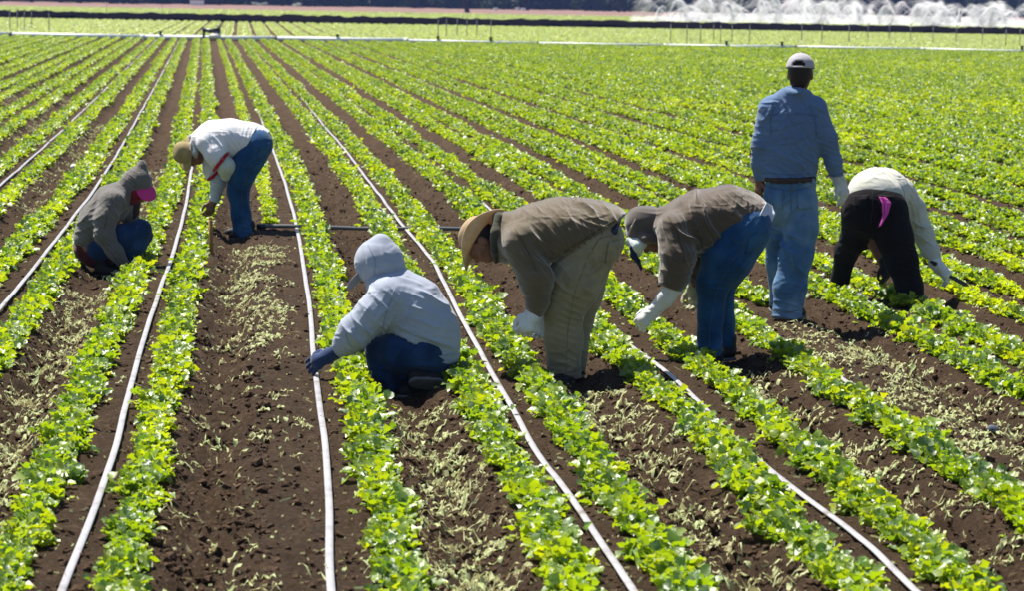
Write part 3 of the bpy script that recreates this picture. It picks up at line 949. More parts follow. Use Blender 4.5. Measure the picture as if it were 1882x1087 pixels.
# the wood behind
r2 = np.random.default_rng(11)
n = 26000
uw = r2.uniform(-110, 240, n); vw = r2.uniform(0, 30, n); hw = r2.random(n) ** 1.6 * 18
fe = np.array([ground_uv(px, 4.0 + px * .0160 - 2.0) for px in (-200, 200, 600, 1000, 1400, 1800, 2200)])
p = np.stack([uw, vw + np.interp(uw, fe[:, 0], fe[:, 1]), hw], -1)
a = r2.normal(0, 1, (n, 3)); a /= np.linalg.norm(a, axis=1)[:, None]
b = np.cross(a, r2.normal(0, 1, (n, 3))); b /= np.linalg.norm(b, axis=1)[:, None]
s_ = r2.uniform(.7, 1.8, (n, 1))
V_ = np.stack([p - a * s_, p - b * s_ * .8, p + a * s_, p + b * s_ * .8], 1)
tag(np_mesh('wood', V_.reshape(-1, 3), np.arange(n * 4).reshape(-1, 4), M_TREELEAF, smooth=False, attr={'tint': np.repeat(r2.uniform(0, 1, n), 4)}), 'far-off dark wood closing the field', kind='stuff')

# white bins at the wood
from math import pi
def bin_box(u, v, w_, d_, h_, label):
    o = empty('field_bin', (u, v, 0.0)); tag(o, label, 'bin', 'white field bins by the wood')
    t = .03
    def bx(nm, x0, x1, y0, y1, z0, z1, mat=M_WHITEP):
        Vx = np.array([(x, y, z) for x in (x0, x1) for y in (y0, y1) for z in (z0, z1)])
        np_mesh(nm, Vx, np.array([(0, 1, 3, 2), (4, 6, 7, 5), (0, 4, 5, 1), (2, 3, 7, 6), (0, 2, 6, 4), (1, 5, 7, 3)]), mat, o, smooth=False)
    bx('side_panel', -w_ / 2, w_ / 2, -d_ / 2, -d_ / 2 + t, .12, h_)
    bx('side_panel', -w_ / 2, w_ / 2, d_ / 2 - t, d_ / 2, .12, h_)
    bx('end_panel', -w_ / 2, -w_ / 2 + t, -d_ / 2 + t, d_ / 2 - t, .12, h_)
    bx('end_panel', w_ / 2 - t, w_ / 2, -d_ / 2 + t, d_ / 2 - t, .12, h_)
    bx('floor_panel', -w_ / 2 + t, w_ / 2 - t, -d_ / 2 + t, d_ / 2 - t, .12, .15)
    for s_ in (-1, 1):
        bx('skid', s_ * w_ * .4 - .05, s_ * w_ * .4 + .05, -d_ / 2, d_ / 2, .0, .118)
bin_box(*ground_uv(362, 10.5), 2.4, 1.2, 1.0, 'large white field bin at the wood, left of the sprays')
for px, y_ in ((911, 17), (951, 15.5), (962, 17.5)):
    bin_box(*ground_uv(px, y_ + 3), .7, .7, .6, 'small white box on the bare ground before the dark wood')

# ------------------------------------------------------------------ people: smooth blended bodies and clothes
def smin(a, b, k):
    h = np.clip(.5 + .5 * (b - a) / k, 0, 1)
    return b * (1 - h) + a * h - k * h * (1 - h)


def d_tube(P, pts, squash):
    """rounded tapering limb through pts [(p, r)...]"""
    out = None
    if squash is not None:
        ax, f = squash
        P = P.copy(); P[:, ax] /= f
    for (a, ra), (b, rb) in zip(pts[:-1], pts[1:]):
        a = np.array(a, np.float32); b = np.array(b, np.float32)
        if squash is not None:
            a[ax] /= f; b[ax] /= f
        ab = b - a; L = float(ab @ ab) + 1e-9
        t = np.clip((P - a) @ ab / L, 0, 1)
        d = np.linalg.norm(P - a - t[:, None] * ab, axis=1) - (ra + (rb - ra) * t)
        out = d if out is None else smin(out, d, .5 * min(ra, rb) + .004)
    return out


def d_ell(P, c, r, R=None):
    p = P - np.array(c, np.float32)
    if R is not None:
        p = p @ R
    r = np.array(r, np.float32)
    k0 = np.linalg.norm(p / r, axis=1)
    k1 = np.linalg.norm(p / (r * r), axis=1) + 1e-6
    return k0 * (k0 - 1) / k1


def frame(fwd, upv):
    f = np.array(fwd, float); f /= np.linalg.norm(f)
    u = np.array(upv, float); u -= f * (u @ f); u /= np.linalg.norm(u)
    rr = np.cross(f, u)
    return np.stack([rr, f, u], 1).astype(np.float32)      # columns: right, forward, up


def sdf(prims, cuts=(), k=.03, holes=(), arms=(), acuts=()):
    def fn(P):
        d = None
        if arms:
            d = sdf(prims, cuts, k, holes)(P)
            return smin(d, sdf(arms, acuts, k)(P), k)
        for pr in prims:
            kk = pr[-1] if isinstance(pr[-1], float) else k
            if pr[0] == 't':
                e = d_tube(P, pr[1], pr[2])
            else:
                e = d_ell(P, pr[1], pr[2], pr[3])
            d = e if d is None else smin(d, e, kk)
        for h in holes:
            e = d_ell(P, h[0], h[1], h[2])
            d = -smin(-d, e, .006)
        for c, n in cuts:
            n = np.array(n, np.float32); n = n / np.linalg.norm(n)
            d = -smin(-d, -((P - np.array(c, np.float32)) @ n), .006)
        return d
    return fn


def bounds(prims):
    lo, hi = np.full(3, 1e9), np.full(3, -1e9)
    for pr in prims:
        if pr[0] == 't':
            for p, r in pr[1]:
                rv = np.full(3, r)
                if pr[2] is not None: rv[pr[2][0]] *= max(1, pr[2][1])
                lo = np.minimum(lo, np.array(p) - rv); hi = np.maximum(hi, np.array(p) + rv)
        else:
            m_ = max(pr[2])
            lo = np.minimum(lo, np.array(pr[1]) - m_); hi = np.maximum(hi, np.array(pr[1]) + m_)
    return lo, hi


def surface_nets(fn, lo, hi, vox):
    lo = np.asarray(lo) - 2.5 * vox; hi = np.asarray(hi) + 2.5 * vox
    n = np.ceil((hi - lo) / vox).astype(int) + 1
    ax = [np.arange(n[i]) * vox + lo[i] for i in range(3)]
    G = np.stack(np.meshgrid(*ax, indexing='ij'), -1).reshape(-1, 3).astype(np.float32)
    # coarse pass first: only the cells near the surface are evaluated finely
    val = np.full(len(G), 1.0, np.float32)
    st = 4
    nc = (n + st - 1) // st + 1
    cax = [np.arange(nc[i]) * vox * st + lo[i] for i in range(3)]
    Cg = np.stack(np.meshgrid(*cax, indexing='ij'), -1).reshape(-1, 3).astype(np.float32)
    cv = fn(Cg).reshape(nc)
    near = np.abs(cv) < vox * st * 2.4
    ii = [np.minimum((np.arange(n[i]) + st // 2) // st, nc[i] - 1) for i in range(3)]
    mk = near[np.ix_(*ii)].ravel()
    val = np.sign(cv[np.ix_(*ii)].ravel()).astype(np.float32)
    val[mk] = fn(G[mk])
    val = val.reshape(n)
    ins = val < 0
    c8 = [(i, j, k) for i in (0, 1) for j in (0, 1) for k in (0, 1)]
    sl_ = lambda A, o: A[o[0]:n[0] - 1 + o[0], o[1]:n[1] - 1 + o[1], o[2]:n[2] - 1 + o[2]]
    cnt = sum(sl_(ins, o).astype(np.int8) for o in c8)
    act = (cnt > 0) & (cnt < 8)
    ca = np.argwhere(act)
    acc = np.zeros((len(ca), 3)); wsum = np.zeros(len(ca))
    for o in c8:
        for d in range(3):
            if o[d] == 1: continue
            e = list(o); e[d] = 1
            va = val[ca[:, 0] + o[0], ca[:, 1] + o[1], ca[:, 2] + o[2]]
            vb = val[ca[:, 0] + e[0], ca[:, 1] + e[1], ca[:, 2] + e[2]]
            x = (va < 0) != (vb < 0)
            t = np.where(x, va / np.where(np.abs(va - vb) < 1e-9, 1, va - vb), 0)
            p = np.tile(np.array(o, float), (len(ca), 1)); p[:, d] += t
            acc[x] += p[x]; wsum += x
    V = (ca + acc / np.maximum(wsum, 1)[:, None]) * vox + lo
    vid = np.full(act.shape, -1, np.int64); vid[tuple(ca.T)] = np.arange(len(ca))
    Fs = []
    for d in range(3):
        a, b = (d + 1) % 3, (d + 2) % 3
        s0 = [slice(0, n[i]) for i in range(3)]
        lo_ = list(s0); hi_ = list(s0)
        lo_[d] = slice(0, n[d] - 1); hi_[d] = slice(1, n[d])
        A, B = ins[tuple(lo_)], ins[tuple(hi_)]
        ed = np.argwhere(A != B)
        ok = (ed[:, a] > 0) & (ed[:, b] > 0) & (ed[:, a] < n[a] - 1) & (ed[:, b] < n[b] - 1)
        ed = ed[ok]
        fl = A[tuple(ed.T)]
        q_ = []
        for (oa, ob) in ((-1, -1), (0, -1), (0, 0), (-1, 0)):
            e = ed.copy(); e[:, a] += oa; e[:, b] += ob
            q_.append(vid[tuple(e.T)])
        q_ = np.stack(q_, -1)
        q_[~fl] = q_[~fl][:, ::-1]
        Fs.append(q_)
    Fq = np.concatenate(Fs)
    Fq = Fq[(Fq >= 0).all(1)]
    return V, Fq


def normals(V, Fq):
    nn = np.cross(V[Fq[:, 2]] - V[Fq[:, 0]], V[Fq[:, 3]] - V[Fq[:, 1]])
    N_ = np.zeros_like(V)
    for i in range(4): np.add.at(N_, Fq[:, i], nn)
    return N_ / (np.linalg.norm(N_, axis=1)[:, None] + 1e-12)


def smooth_mesh(V, Fq, it=1, lam=.5):
    for _ in range(it):
        A = np.zeros_like(V); c_ = np.zeros(len(V))
        for i in range(4):
            j = (i + 1) % 4
            np.add.at(A, Fq[:, i], V[Fq[:, j]]); np.add.at(c_, Fq[:, i], 1)
            np.add.at(A, Fq[:, j], V[Fq[:, i]]); np.add.at(c_, Fq[:, j], 1)
        V = V + lam * (A / np.maximum(c_, 1)[:, None] - V)
    return V


def folds(V, N_, specs, wr=0.0, seed=0):
    """creases that start and stop, lying across the pull of the cloth"""
    r = np.random.default_rng(seed)
    D = np.zeros(len(V))
    for (c_, R_, kdir, lam, amp) in specs:
        q1 = r.normal(0, 7, (4, 3)); ph = r.uniform(0, 6.28, 4)
        warp = sum(np.sin(V @ q1[i] + ph[i]) for i in range(4)) * .5
        q3 = r.normal(0, 11, (4, 3)); p3 = r.uniform(0, 6.28, 4)
        mod = np.clip(.35 + .5 * sum(np.sin(V @ q3[i] + p3[i]) for i in range(4)), 0, 1.3)
        kd = np.array(kdir, float); kd /= np.linalg.norm(kd)
        g_ = np.exp(-(((V - np.array(c_)) / R_) ** 2).sum(1))
        s_ = np.sin(math.pi * (V @ kd) / (lam * 1.3) + 1.6 * warp)
        s2 = np.sin(math.pi * (V @ kd) / (lam * .55) - 1.9 * warp + 1.0)
        D += amp * g_ * mod * (2.6 * (1 - np.abs(s_)) ** 2.6 - .9) + .55 * amp * g_ * np.clip(1.1 - mod, .15, 1) * (2.2 * (1 - np.abs(s2)) ** 2.4 - .6)
    if wr:
        q2 = r.normal(0, 15, (9, 3)); p2 = r.uniform(0, 6.28, 9)
        w_ = sum(np.sin(V @ q2[i] + p2[i]) for i in range(9)) / 3
        D += wr * 1.5 * w_
    return V + N_ * D[:, None]


def _bvh(o):
    from mathutils.bvhtree import BVHTree
    return BVHTree.FromPolygons([v.co for v in o.data.vertices], [p.vertices for p in o.data.polygons])


def on_cloth(fig, bv, pts, lift):
    cam_l = Vector((-fig.X0, -fig.D, CAMH - fig.z0))
    out = []
    for x, y in pts:
        d = (Vector(fig.J(x, y, 0)) - cam_l).normalized()
        h, n_, _, _ = bv.ray_cast(cam_l, d)
        if h is None:
            h, n_, _, _ = bv.find_nearest(Vector(fig.J(x, y, -.1)))
        if n_.dot(d) > 0: n_ = -n_
        out.append(np.array(h + n_ * lift))
    return np.array(out)


def seam(fig, garment, line, mat, r=.0026, name='seam', bv=None):
    """a sewn seam following the cloth along a polyline"""
    line = np.array(line, float)
    t = np.linspace(0, 1, 6 * len(line))
    k = np.linspace(0, 1, len(line))
    P_ = on_cloth(fig, bv or _bvh(garment), np.stack([np.interp(t, k, line[:, 0]), np.interp(t, k, line[:, 1])], -1), r * .3)
    if len(P_) > 8:
        P_[1:-1] = .5 * P_[1:-1] + .25 * (P_[:-2] + P_[2:])
    return tube(name, P_, r * .72, mat, garment, 6)


def patch(fig, garment, quad, mat, name='back_pocket', n=9, lift=.005, edge=True):
    """a sewn-on piece of cloth lying on the garment inside a four-cornered outline"""
    q4 = np.array(quad, float)
    s, t = np.meshgrid(np.linspace(0, 1, n), np.linspace(0, 1, n))
    s, t = s.ravel(), t.ravel()
    px = (q4[0] * ((1 - s) * (1 - t))[:, None] + q4[1] * (s * (1 - t))[:, None] + q4[2] * (s * t)[:, None] + q4[3] * ((1 - s) * t)[:, None])
    bv = _bvh(garment)
    V = on_cloth(fig, bv, px, lift)
    i = np.arange(n * n).reshape(n, n)
    F4 = np.stack([i[:-1, :-1], i[:-1, 1:], i[1:, 1:], i[1:, :-1]], -1).reshape(-1, 4)
    o = np_mesh(name, V, F4, mat, garment)
    sm = o.modifiers.new('thick', 'SOLIDIFY'); sm.thickness = lift * 1.4; sm.offset = 0
    return o


def flap(fig, name, left, right, mat, wave=.012, n=9, seed=1, parent=None):
    """a hanging rag between two edges given as [(x, y, d)...]"""
    r = np.random.default_rng(seed)
    L = np.array([fig.J(*p) for p in left]); Rr = np.array([fig.J(*p) for p in right])
    tt = np.linspace(0, 1, 3 * n)
    ip = lambda A: np.stack([np.interp(tt, np.linspace(0, 1, len(A)), A[:, i]) for i in range(3)], -1)
    L, Rr = ip(L), ip(Rr)
    s = np.linspace(0, 1, n)
    G = L[:, None] * (1 - s)[None, :, None] + Rr[:, None] * s[None, :, None]
    G[..., 1] += wave * np.sin(s[None] * 9 + r.uniform(0, 6) + 2 * tt[:, None]) * (.35 + tt[:, None])
    G[..., 2] += wave * .5 * np.sin(s[None] * 14 + r.uniform(0, 6)) * tt[:, None] ** 3
    i = np.arange(G.shape[0] * n).reshape(-1, n)
    q = np.stack([i[:-1, :-1], i[:-1, 1:], i[1:, 1:], i[1:, :-1]], -1).reshape(-1, 4)
    o = np_mesh(name, G.reshape(-1, 3), q, mat, parent or fig.root)
    sm = o.modifiers.new('thick', 'SOLIDIFY'); sm.thickness = .005
    return o


class Fig:
    def __init__(s, key, label, zoff=-.075):
        s.px, s.py, _ = STAND[key]
        uv_ = ground_uv(s.px, s.py, -.04)
        zoff = float(soil_z(uv_[0], uv_[1], False)) + .008
        X, U, F = ray(s.px, s.py)
        s.D = F * (zoff - CAMH) / U
        s.X0 = X / F * s.D
        u, v = s.X0 * cyw + s.D * syw, -s.X0 * syw + s.D * cyw
        s.z0 = CAMH + U / F * s.D
        s.sc = FPX / s.D
        s.root = empty('person', (u, v, s.z0), -YAW)
        tag(s.root, label, 'person', 'farm workers thinning the lettuce')
        s.seed = int(s.px)

    def J(s, x, y, d=0.0):
        X, U, F = ray(x, y)
        t = (s.D + d) / F
        return np.array([X * t - s.X0, d, CAMH + U * t - s.z0])

    def R(s, px): return px / s.sc

    def T(s, pts, squash=None, k=None):
        """tube prim through [(x, y, d, r_px)...]"""
        pr = ['t', [(s.J(x, y, d), s.R(r)) for x, y, d, r in pts], squash]
        if k is not None: pr.append(float(k))
        return tuple(pr)

    def E(s, x, y, d, r, R_=None, k=None):
        pr = ['e', s.J(x, y, d), np.array(r) / s.sc, R_]
        if k is not None: pr.append(float(k))
        return tuple(pr)

    def cut(s, p1, p2, side):
        """keep the part on the side of pixel `side` of the line p1-p2 (a plane along the depth axis)"""
        a, b, c_ = s.J(*p1), s.J(*p2), s.J(*side)
        t = b - a
        n_ = np.array([t[2], 0, -t[0]])
        if (c_ - a) @ n_ > 0: n_ = -n_
        return (a, n_)

    def mesh(s, name, prims, mat, cuts=(), vox=.0068, k=.03, fold=(), wr=0.0, holes=(), sm=2, parent=None, arms=(), acuts=()):
        lo, hi = bounds([*prims, *arms])
        V, Fq = surface_nets(sdf(prims, cuts, k, holes, arms, acuts), lo, hi, vox)
        V = smooth_mesh(V, Fq, sm)
        if len(fold) or wr:
            V = folds(V, normals(V, Fq), fold, wr, s.seed + len(name))
        return np_mesh(name, V, Fq, mat, parent or s.root)


def inner(prims, f_=.72):
    """limbs that fill a pair of trousers from inside"""
    return [('t', [(p, r * f_) for p, r in pr[1]], pr[2]) for pr in prims]


def head_prims(c, fwd, upv, s=1.0):
    R = frame(fwd, upv); c = np.array(c)
    o = lambda x, y, z: c + R @ np.array([x, y, z]) * s
    P_ = [('e', o(0, -.012, .03), np.array([.076, .097, .092]) * s, R),
          ('e', o(0, .03, -.035), np.array([.060, .070, .075]) * s, R, .04),
          ('e', o(0, .062, -.082), np.array([.032, .030, .024]) * s, R, .03),
          ('t', [(o(0, .088, .005), .010 * s), (o(0, .108, -.028), .015 * s)], None, .012),
          ('t', [(o(-.04, .078, .022), .012 * s), (o(.04, .078, .022), .012 * s)], None, .02),
          ('t', [(o(-.02, .090, -.060), .008 * s), (o(.02, .090, -.060), .008 * s)], None, .008)]
    for sg in (-1, 1):
        P_.append(('e', o(sg * .078, -.008, -.012), np.array([.010, .022, .034]) * s, R, .008))
        P_.append(('e', o(sg * .045, .062, -.022), np.array([.024, .022, .020]) * s, R, .02))
    return P_, R, o


def hand_prims(wr, dr_, pn, side=1, curl=.6, s=1.0, fat=1.0, spread=.14):
    """palm, four bent fingers, thumb from the side of the palm; pn: the way the palm faces"""
    R = frame(dr_, pn)               # columns: right, along fingers, palm-facing
    wr = np.array(wr)
    o = lambda x, y, z: wr + R @ np.array([x, y, z]) * s
    P_ = [('t', [(o(0, -.03, 0), .026 * s * fat), (o(0, .02, 0), .027 * s * fat), (o(0, .07, 0), .033 * s * fat)], None)]
    P_.append(('t', [(o(-.028, .075, 0), .017 * s * fat), (o(.028, .075, 0), .017 * s * fat)], None, .02))
    for i_, (x, L) in enumerate(((-.032, .060), (-.011, .072), (.011, .068), (.031, .052))):
        a = spread * (x / .03)
        p = np.array([x, .078, .002]); ang = .15
        pts = [(o(*p), .0105 * s * fat)]
        for j, fr in enumerate((.45, .32, .25)):
            ang += curl * (.55, .8, .6)[j]
            p = p + L * 1.25 * fr * np.array([math.sin(a), math.cos(a) * math.cos(ang), math.sin(ang)])
            pts.append((o(*p), (.0098, .0090, .0080)[j] * s * fat))
        P_.append(('t', pts, None, .006))
    sx = -side
    P_.append(('t', [(o(sx * .022, .015, .006), .015 * s * fat), (o(sx * .052, .045, .022), .0125 * s * fat), (o(sx * .058, .075, .036), .0105 * s * fat), (o(sx * .050, .098, .046), .009 * s * fat)], None, .012))
    return P_


def hat_mesh(fig, name, c, upv, fwd, head_r, brim, crown, mat, curl=.04, droop=.0, rows=None, oval=1.15, pinch=.0, parent=None):
    """crown and brim as one thick lathe-like shell around the head"""
    R = frame(fwd, upv); c = np.array(c)
    prof = []
    for t in np.linspace(0, 1, 9):              # crown
        a = t * math.pi / 2
        prof.append((head_r * math.sin(a) ** .62 * (1 if t < 1 else 1), crown * math.cos(a) ** .55 if t < 1 else 0.0, 0))
    for t in np.linspace(.15, 1, 7):
        prof.append((head_r + (brim - head_r) * t, 0, t))
    n = 44
    th = np.linspace(0, 2 * math.pi, n, endpoint=False)
    rings = []
    for (r_, z_, b_) in prof:
        x = r_ * np.cos(th); y = r_ * np.sin(th) * oval
        z = z_ + b_ ** 2 * (curl * np.cos(th) ** 2 - droop * np.sin(th) ** 2) + .004 * np.sin(3 * th + 5 * b_) * b_
        z = z - pinch * (z_ / crown) ** 4 * np.exp(-(x / (head_r * .35)) ** 2) * crown
        rings.append(np.stack([x, y, z], -1))
    top = np.array(rings)
    dn = top.copy()
    dn[..., 2] -= .006; dn[:9, :, :2] *= .955
    allr = np.concatenate([top, dn[::-1]])
    m_ = len(allr)
    i = np.arange(m_ * n).reshape(m_, n)
    q = np.stack([i[:-1], i[1:], np.roll(i[1:], -1, 1), np.roll(i[:-1], -1, 1)], -1).reshape(-1, 4)
    V = allr.reshape(-1, 3) @ R.T + c
    return np_mesh(name, V, q, mat, parent or fig.root)


def shoe(fig, heel, toe, upv=(0, 0, 1), s=1.0, mat=None, name='shoe'):
    heel, toe = np.array(heel), np.array(toe)
    f = toe - heel; L = np.linalg.norm(f); f /= L
    R = frame(f, upv)
    o = lambda x, y, z: heel + R @ np.array([x, y, z])
    P_ = [('t', [(o(0, .02, .045), .038 * s), (o(0, L * .5, .042), .040 * s), (o(0, L * .82, .032), .040 * s), (o(0, L * .95, .026), .030 * s)], None),
          ('t', [(o(0, .03, .05), .042 * s), (o(0, .02, .13), .045 * s)], None, .04)]
    n_ = -R[:, 2]
    sh = fig.mesh(name, P_, mat or BOOT, cuts=[(o(0, 0, .012), n_)], vox=.008, k=.03)
    S_ = [('t', [(o(0, .015, .004), .042 * s), (o(0, L * .5, .004), .042 * s), (o(0, L * .84, .004), .043 * s), (o(0, L * .96, .006), .032 * s)], None)]
    fig.mesh('sole', S_, SOLE, cuts=[(o(0, 0, .016), R[:, 2]), (o(0, 0, -.006), n_)], vox=.008, k=.02, sm=1, parent=sh)
    return sh


DENIM = mat_cloth('denim', (0.014, 0.060, 0.155), 0.25, weave=600, fold=.35, fscale=8, sheen=.1, fade=(0.045, 0.130, 0.26))
DENIM_D = mat_cloth('dark_denim', (0.014, 0.038, 0.11), 0.25, weave=600, fold=.35, fscale=8, sheen=.1, fade=(0.03, 0.075, 0.18))
DENIM_L = mat_cloth('faded_denim', (0.070, 0.155, 0.30), 0.25, weave=600, fold=.45, fscale=8, sheen=.1, fade=(0.22, 0.33, 0.47))

SY = (1, 1.28)
SX = (0, 1.28)
# ---- 1. man in olive shirt, straw hat
f = Fig('straw_hat', 'person in olive shirt, khaki trousers and straw hat bending over with white gloves')
tr = [f.T([(1098, 438, -.02, 48), (1070, 455, -.02, 44)], SY),
      f.T([(1090, 452, -.10, 50), (1054, 520, -.12, 49), (1036, 566, -.13, 36), (1036, 625, -.12, 33), (1038, 690, -.11, 32)], (1, .95), .05),
      f.T([(1092, 450, .11, 44), (1070, 540, .14, 36), (1058, 590, .16, 29), (1054, 675, .15, 24)], (1, .95),.012)]
hd, HR, ho = head_prims(f.J(884, 444, -.02), (-.42, -.12, -.90), (-.90, .05, .42))
neck = f.T([(898, 440, -.01, 19), (930, 432, 0, 22), (960, 436, 0, 26)], None, .03)
body_ = [*hd, neck, f.T([(955, 436, 0, 36), (1030, 428, 0, 40), (1095, 432, 0, 38)], SY),
         f.T([(960, 448, -.17, 20), (988, 520, -.2, 17), (982, 585, -.2, 10)]), f.T([(955, 455, .17, 20), (984, 525, .16, 17), (998, 590, .12, 10)]),
         *inner(tr[1:])]
f.mesh('body', body_, SKIN, vox=.007, k=.03)
for sg in (-1, 1):
    np_e = ho(sg * .034, .070, .004)
    f.mesh('eye', [('e', np_e, np.array([.012, .012, .012]), None)], EYE, vox=.004, sm=1)
f.mesh('hair', [('e', ho(0, -.022, .028), np.array([.081, .096, .094]), HR), ('e', ho(0, -.06, -.03), np.array([.062, .045, .06]), HR)], HAIR, vox=.007, wr=.002)
hat_mesh(f, 'straw_hat', f.J(883, 437, -.01), (-.80, .30, .48), (-.5, -.2, -.8), .092, .172, .125, STRAW, curl=.055, droop=.03, pinch=.25, oval=1.2)
f.mesh('bandana', [f.T([(915, 398, -.06, 9), (911, 425, -.12, 9), (908, 462, -.10, 8), (911, 482, -.06, 5)], (1, 1.9)), f.T([(918, 400, 0, 11), (917, 440, 0, 13), (914, 474, .02, 9)], (1, 2.0))],
       mat_cloth('olive_bandana', (.055, .055, .035), fold=.5), vox=.007, wr=.003)
OLIVE = mat_cloth('olive_shirt', (.128, .094, .054), .10, fold=.5, sheen=.7)
shirt = [f.T([(936, 436, 0, 35), (968, 436, 0, 54), (1030, 427, 0, 58), (1085, 427, 0, 55), (1112, 430, 0, 54)], SY),
         f.T([(958, 446, -.19, 33), (986, 512, -.24, 31), (987, 555, -.24, 22), (982, 582, -.24, 15)], None, .05),
         f.T([(955, 450, .19, 32), (984, 520, .18, 28), (996, 580, .14, 17)], None, .05),
         f.T([(926, 402, -.02, 12), (920, 436, -.06, 13), (926, 472, -.02, 10)], (1, 1.8))]
fs = [(f.J(985, 470, -.22), .14, (.75, 0, .65), 0.085, 0.0110), (f.J(1045, 440, -.18), .20, (.8, 0, .6), 0.085, 0.0120), (f.J(1060, 395, -.1), .16, (.85, .2, .3), 0.070, 0.0100),
      (f.J(985, 540, -.26), .09, (.25, 0, .97), 0.062, 0.0068), (f.J(1090, 430, -.2), .13, (.5, 0, .86), 0.060, 0.0100), (f.J(985, 390, -.1), .13, (.9, .1, .3), 0.060, 0.0080)]
g_s = f.mesh('shirt', [shirt[0], shirt[3]], OLIVE, arms=shirt[1:3], acuts=[f.cut((960, 571), (1010, 577), (985, 500))], cuts=[f.cut((1141, 398), (1028, 470), (960, 430))], fold=fs, wr=.0022, k=.05)
KHAKI = mat_cloth('khaki_trousers', (.29, .24, .15), .12, fold=.45, dirt=(.13, .095, .065))
fs = [(f.J(1040, 590, -.25), .13, (.25, .2, .95), 0.078, 0.0102), (f.J(1035, 672, -.22), .09, (.1, .2, .97), 0.065, 0.0110), (f.J(1080, 500, -.22), .15, (.75, 0, -.65), 0.075, 0.0100),
      (f.J(1030, 530, -.22), .13, (.5, 0, .86), 0.070, 0.0090), (f.J(1062, 640, 0), .12, (.2, .2, .95), 0.078, 0.0085)]
g_t = f.mesh('trousers', tr, KHAKI, cuts=[f.cut((1000, 694), (1090, 690), (1040, 600))], fold=fs, wr=.002, k=.05)
f.mesh('belt', [f.T([(1135, 405, -.02, 7), (1128, 425, -.17, 7), (1090, 452, -.20, 6)], None)], mat_plain('belt', (.03, .035, .06), .6), vox=.006)
f.mesh('glove', [*hand_prims(f.J(981, 578, -.24), (-.42, -.1, -.9), (-.3, .9, -.2), 1, .75, 1.12, 1.2), f.T([(983, 568, -.24, 14), (979, 582, -.24, 13)])], G_WHITE, vox=.005, wr=.001)
f.mesh('glove', [*hand_prims(f.J(997, 576, .12), (-.05, -.1, -1), (-.4, -.8, 0), -1, .7, 1.1, 1.25), f.T([(996, 566, .12, 15), (997, 582, .12, 14)])], G_WHITE, vox=.005, wr=.001)
shoe(f, f.J(1052, 696, -.12) * [1, 1, 0] + [0, 0, -.005], f.J(1016, 700, -.25) * [1, 1, 0] + [0, 0, -.005])
shoe(f, f.J(1066, 676, .17) * [1, 1, 0], f.J(1032, 676, .08) * [1, 1, 0])

TH_K = mat_plain('khaki_thread', (.21, .17, .105), .9)
TH_O = mat_plain('olive_thread', (.075, .058, .037), .9)
seam(f, g_t, [(1108, 430), (1082, 470), (1058, 530), (1044, 600), (1040, 686)], TH_K)
seam(f, g_t, [(1124, 432), (1100, 440), (1088, 458)], TH_K, .004, 'pocket_edge')
patch(f, g_t, [(1118, 446), (1140, 440), (1136, 474), (1112, 484)], KHAKI)
seam(f, g_t, [(1008, 684), (1038, 688), (1066, 682)], TH_K, .003, 'hem')
seam(f, g_s, [(946, 420), (962, 446), (978, 478), (986, 500)], TH_O, .003)
seam(f, g_s, [(1036, 463), (1080, 436), (1128, 405)], TH_O, .004, 'hem')
# ---- 2. bucket hat, jeans, white long glove
f = Fig('bucket_hat', 'person in taupe jacket, bucket hat and jeans reaching down with a long white glove')
tr = [f.T([(1368, 412, -.02, 45), (1340, 425, -.02, 40)], SY),
      f.T([(1372, 424, -.10, 46), (1336, 478, -.12, 44), (1310, 520, -.13, 30), (1306, 580, -.12, 22), (1303, 655, -.11, 24)], (1, 1.0), .05),
      f.T([(1372, 420, .12, 42), (1338, 490, .14, 36), (1325, 530, .16, 24), (1332, 590, .17, 18), (1334, 642, .17, 18)], (1, 1.0),.012)]
hd, HR, ho = head_prims(f.J(1190, 428, 0), (-.30, -.15, -.92), (-.90, .05, .38))
body_ = [*hd, f.T([(1200, 425, 0, 18), (1230, 415, 0, 20)], None, .03), f.T([(1240, 412, 0, 32), (1310, 400, 0, 36), (1370, 405, 0, 36)], SY),
         f.T([(1240, 425, -.17, 19), (1247, 480, -.2, 16), (1234, 530, -.2, 12), (1200, 580, -.2, 9)]), f.T([(1250, 430, .17, 19), (1285, 485, .16, 15), (1275, 530, .16, 10)]),
         *inner(tr[1:])]
f.mesh('body', body_, SKIN, vox=.007)
TAUPE = mat_cloth('taupe_jacket', (.104, .074, .050), .10, fold=.5, sheen=.7)
HATG = mat_cloth('taupe_hat', (.11, .092, .080), .10, fold=.3, sheen=.5)
f.mesh('bucket_hat', [f.E(1176, 408, 0, (29, 34, 30), None), f.T([(1160, 432, -.02, 9), (1185, 438, -.10, 9), (1214, 440, -.06, 9)], (1, 1.4)), f.T([(1195, 405, 0, 26), (1206, 425, 0, 22)], (1, 1.3)), f.T([(1157, 428, .06, 9), (1205, 440, .1, 9)], None)],
       HATG, cuts=[f.cut((1140, 434), (1222, 455), (1180, 400))], wr=.002, vox=.007)
f.mesh('hat_cord', [f.T([(1168, 403, -.115, 1.6), (1160, 418, -.122, 1.6), (1153, 436, -.10, 1.6)])], mat_plain('cord', (.45, .38, .33), .8), vox=.004)
CLOTHW = mat_cloth('white_face_cloth', (.66, .74, .70), .05, fold=.5)
f.mesh('face_cloth', [f.T([(1160, 440, -.03, 9), (1172, 450, -.07, 14), (1173, 468, -.05, 5)], (1, 1.4)), f.T([(1178, 444, -.05, 11), (1188, 447, -.03, 6)], (1, 1.6))], CLOTHW, vox=.006, wr=.002)
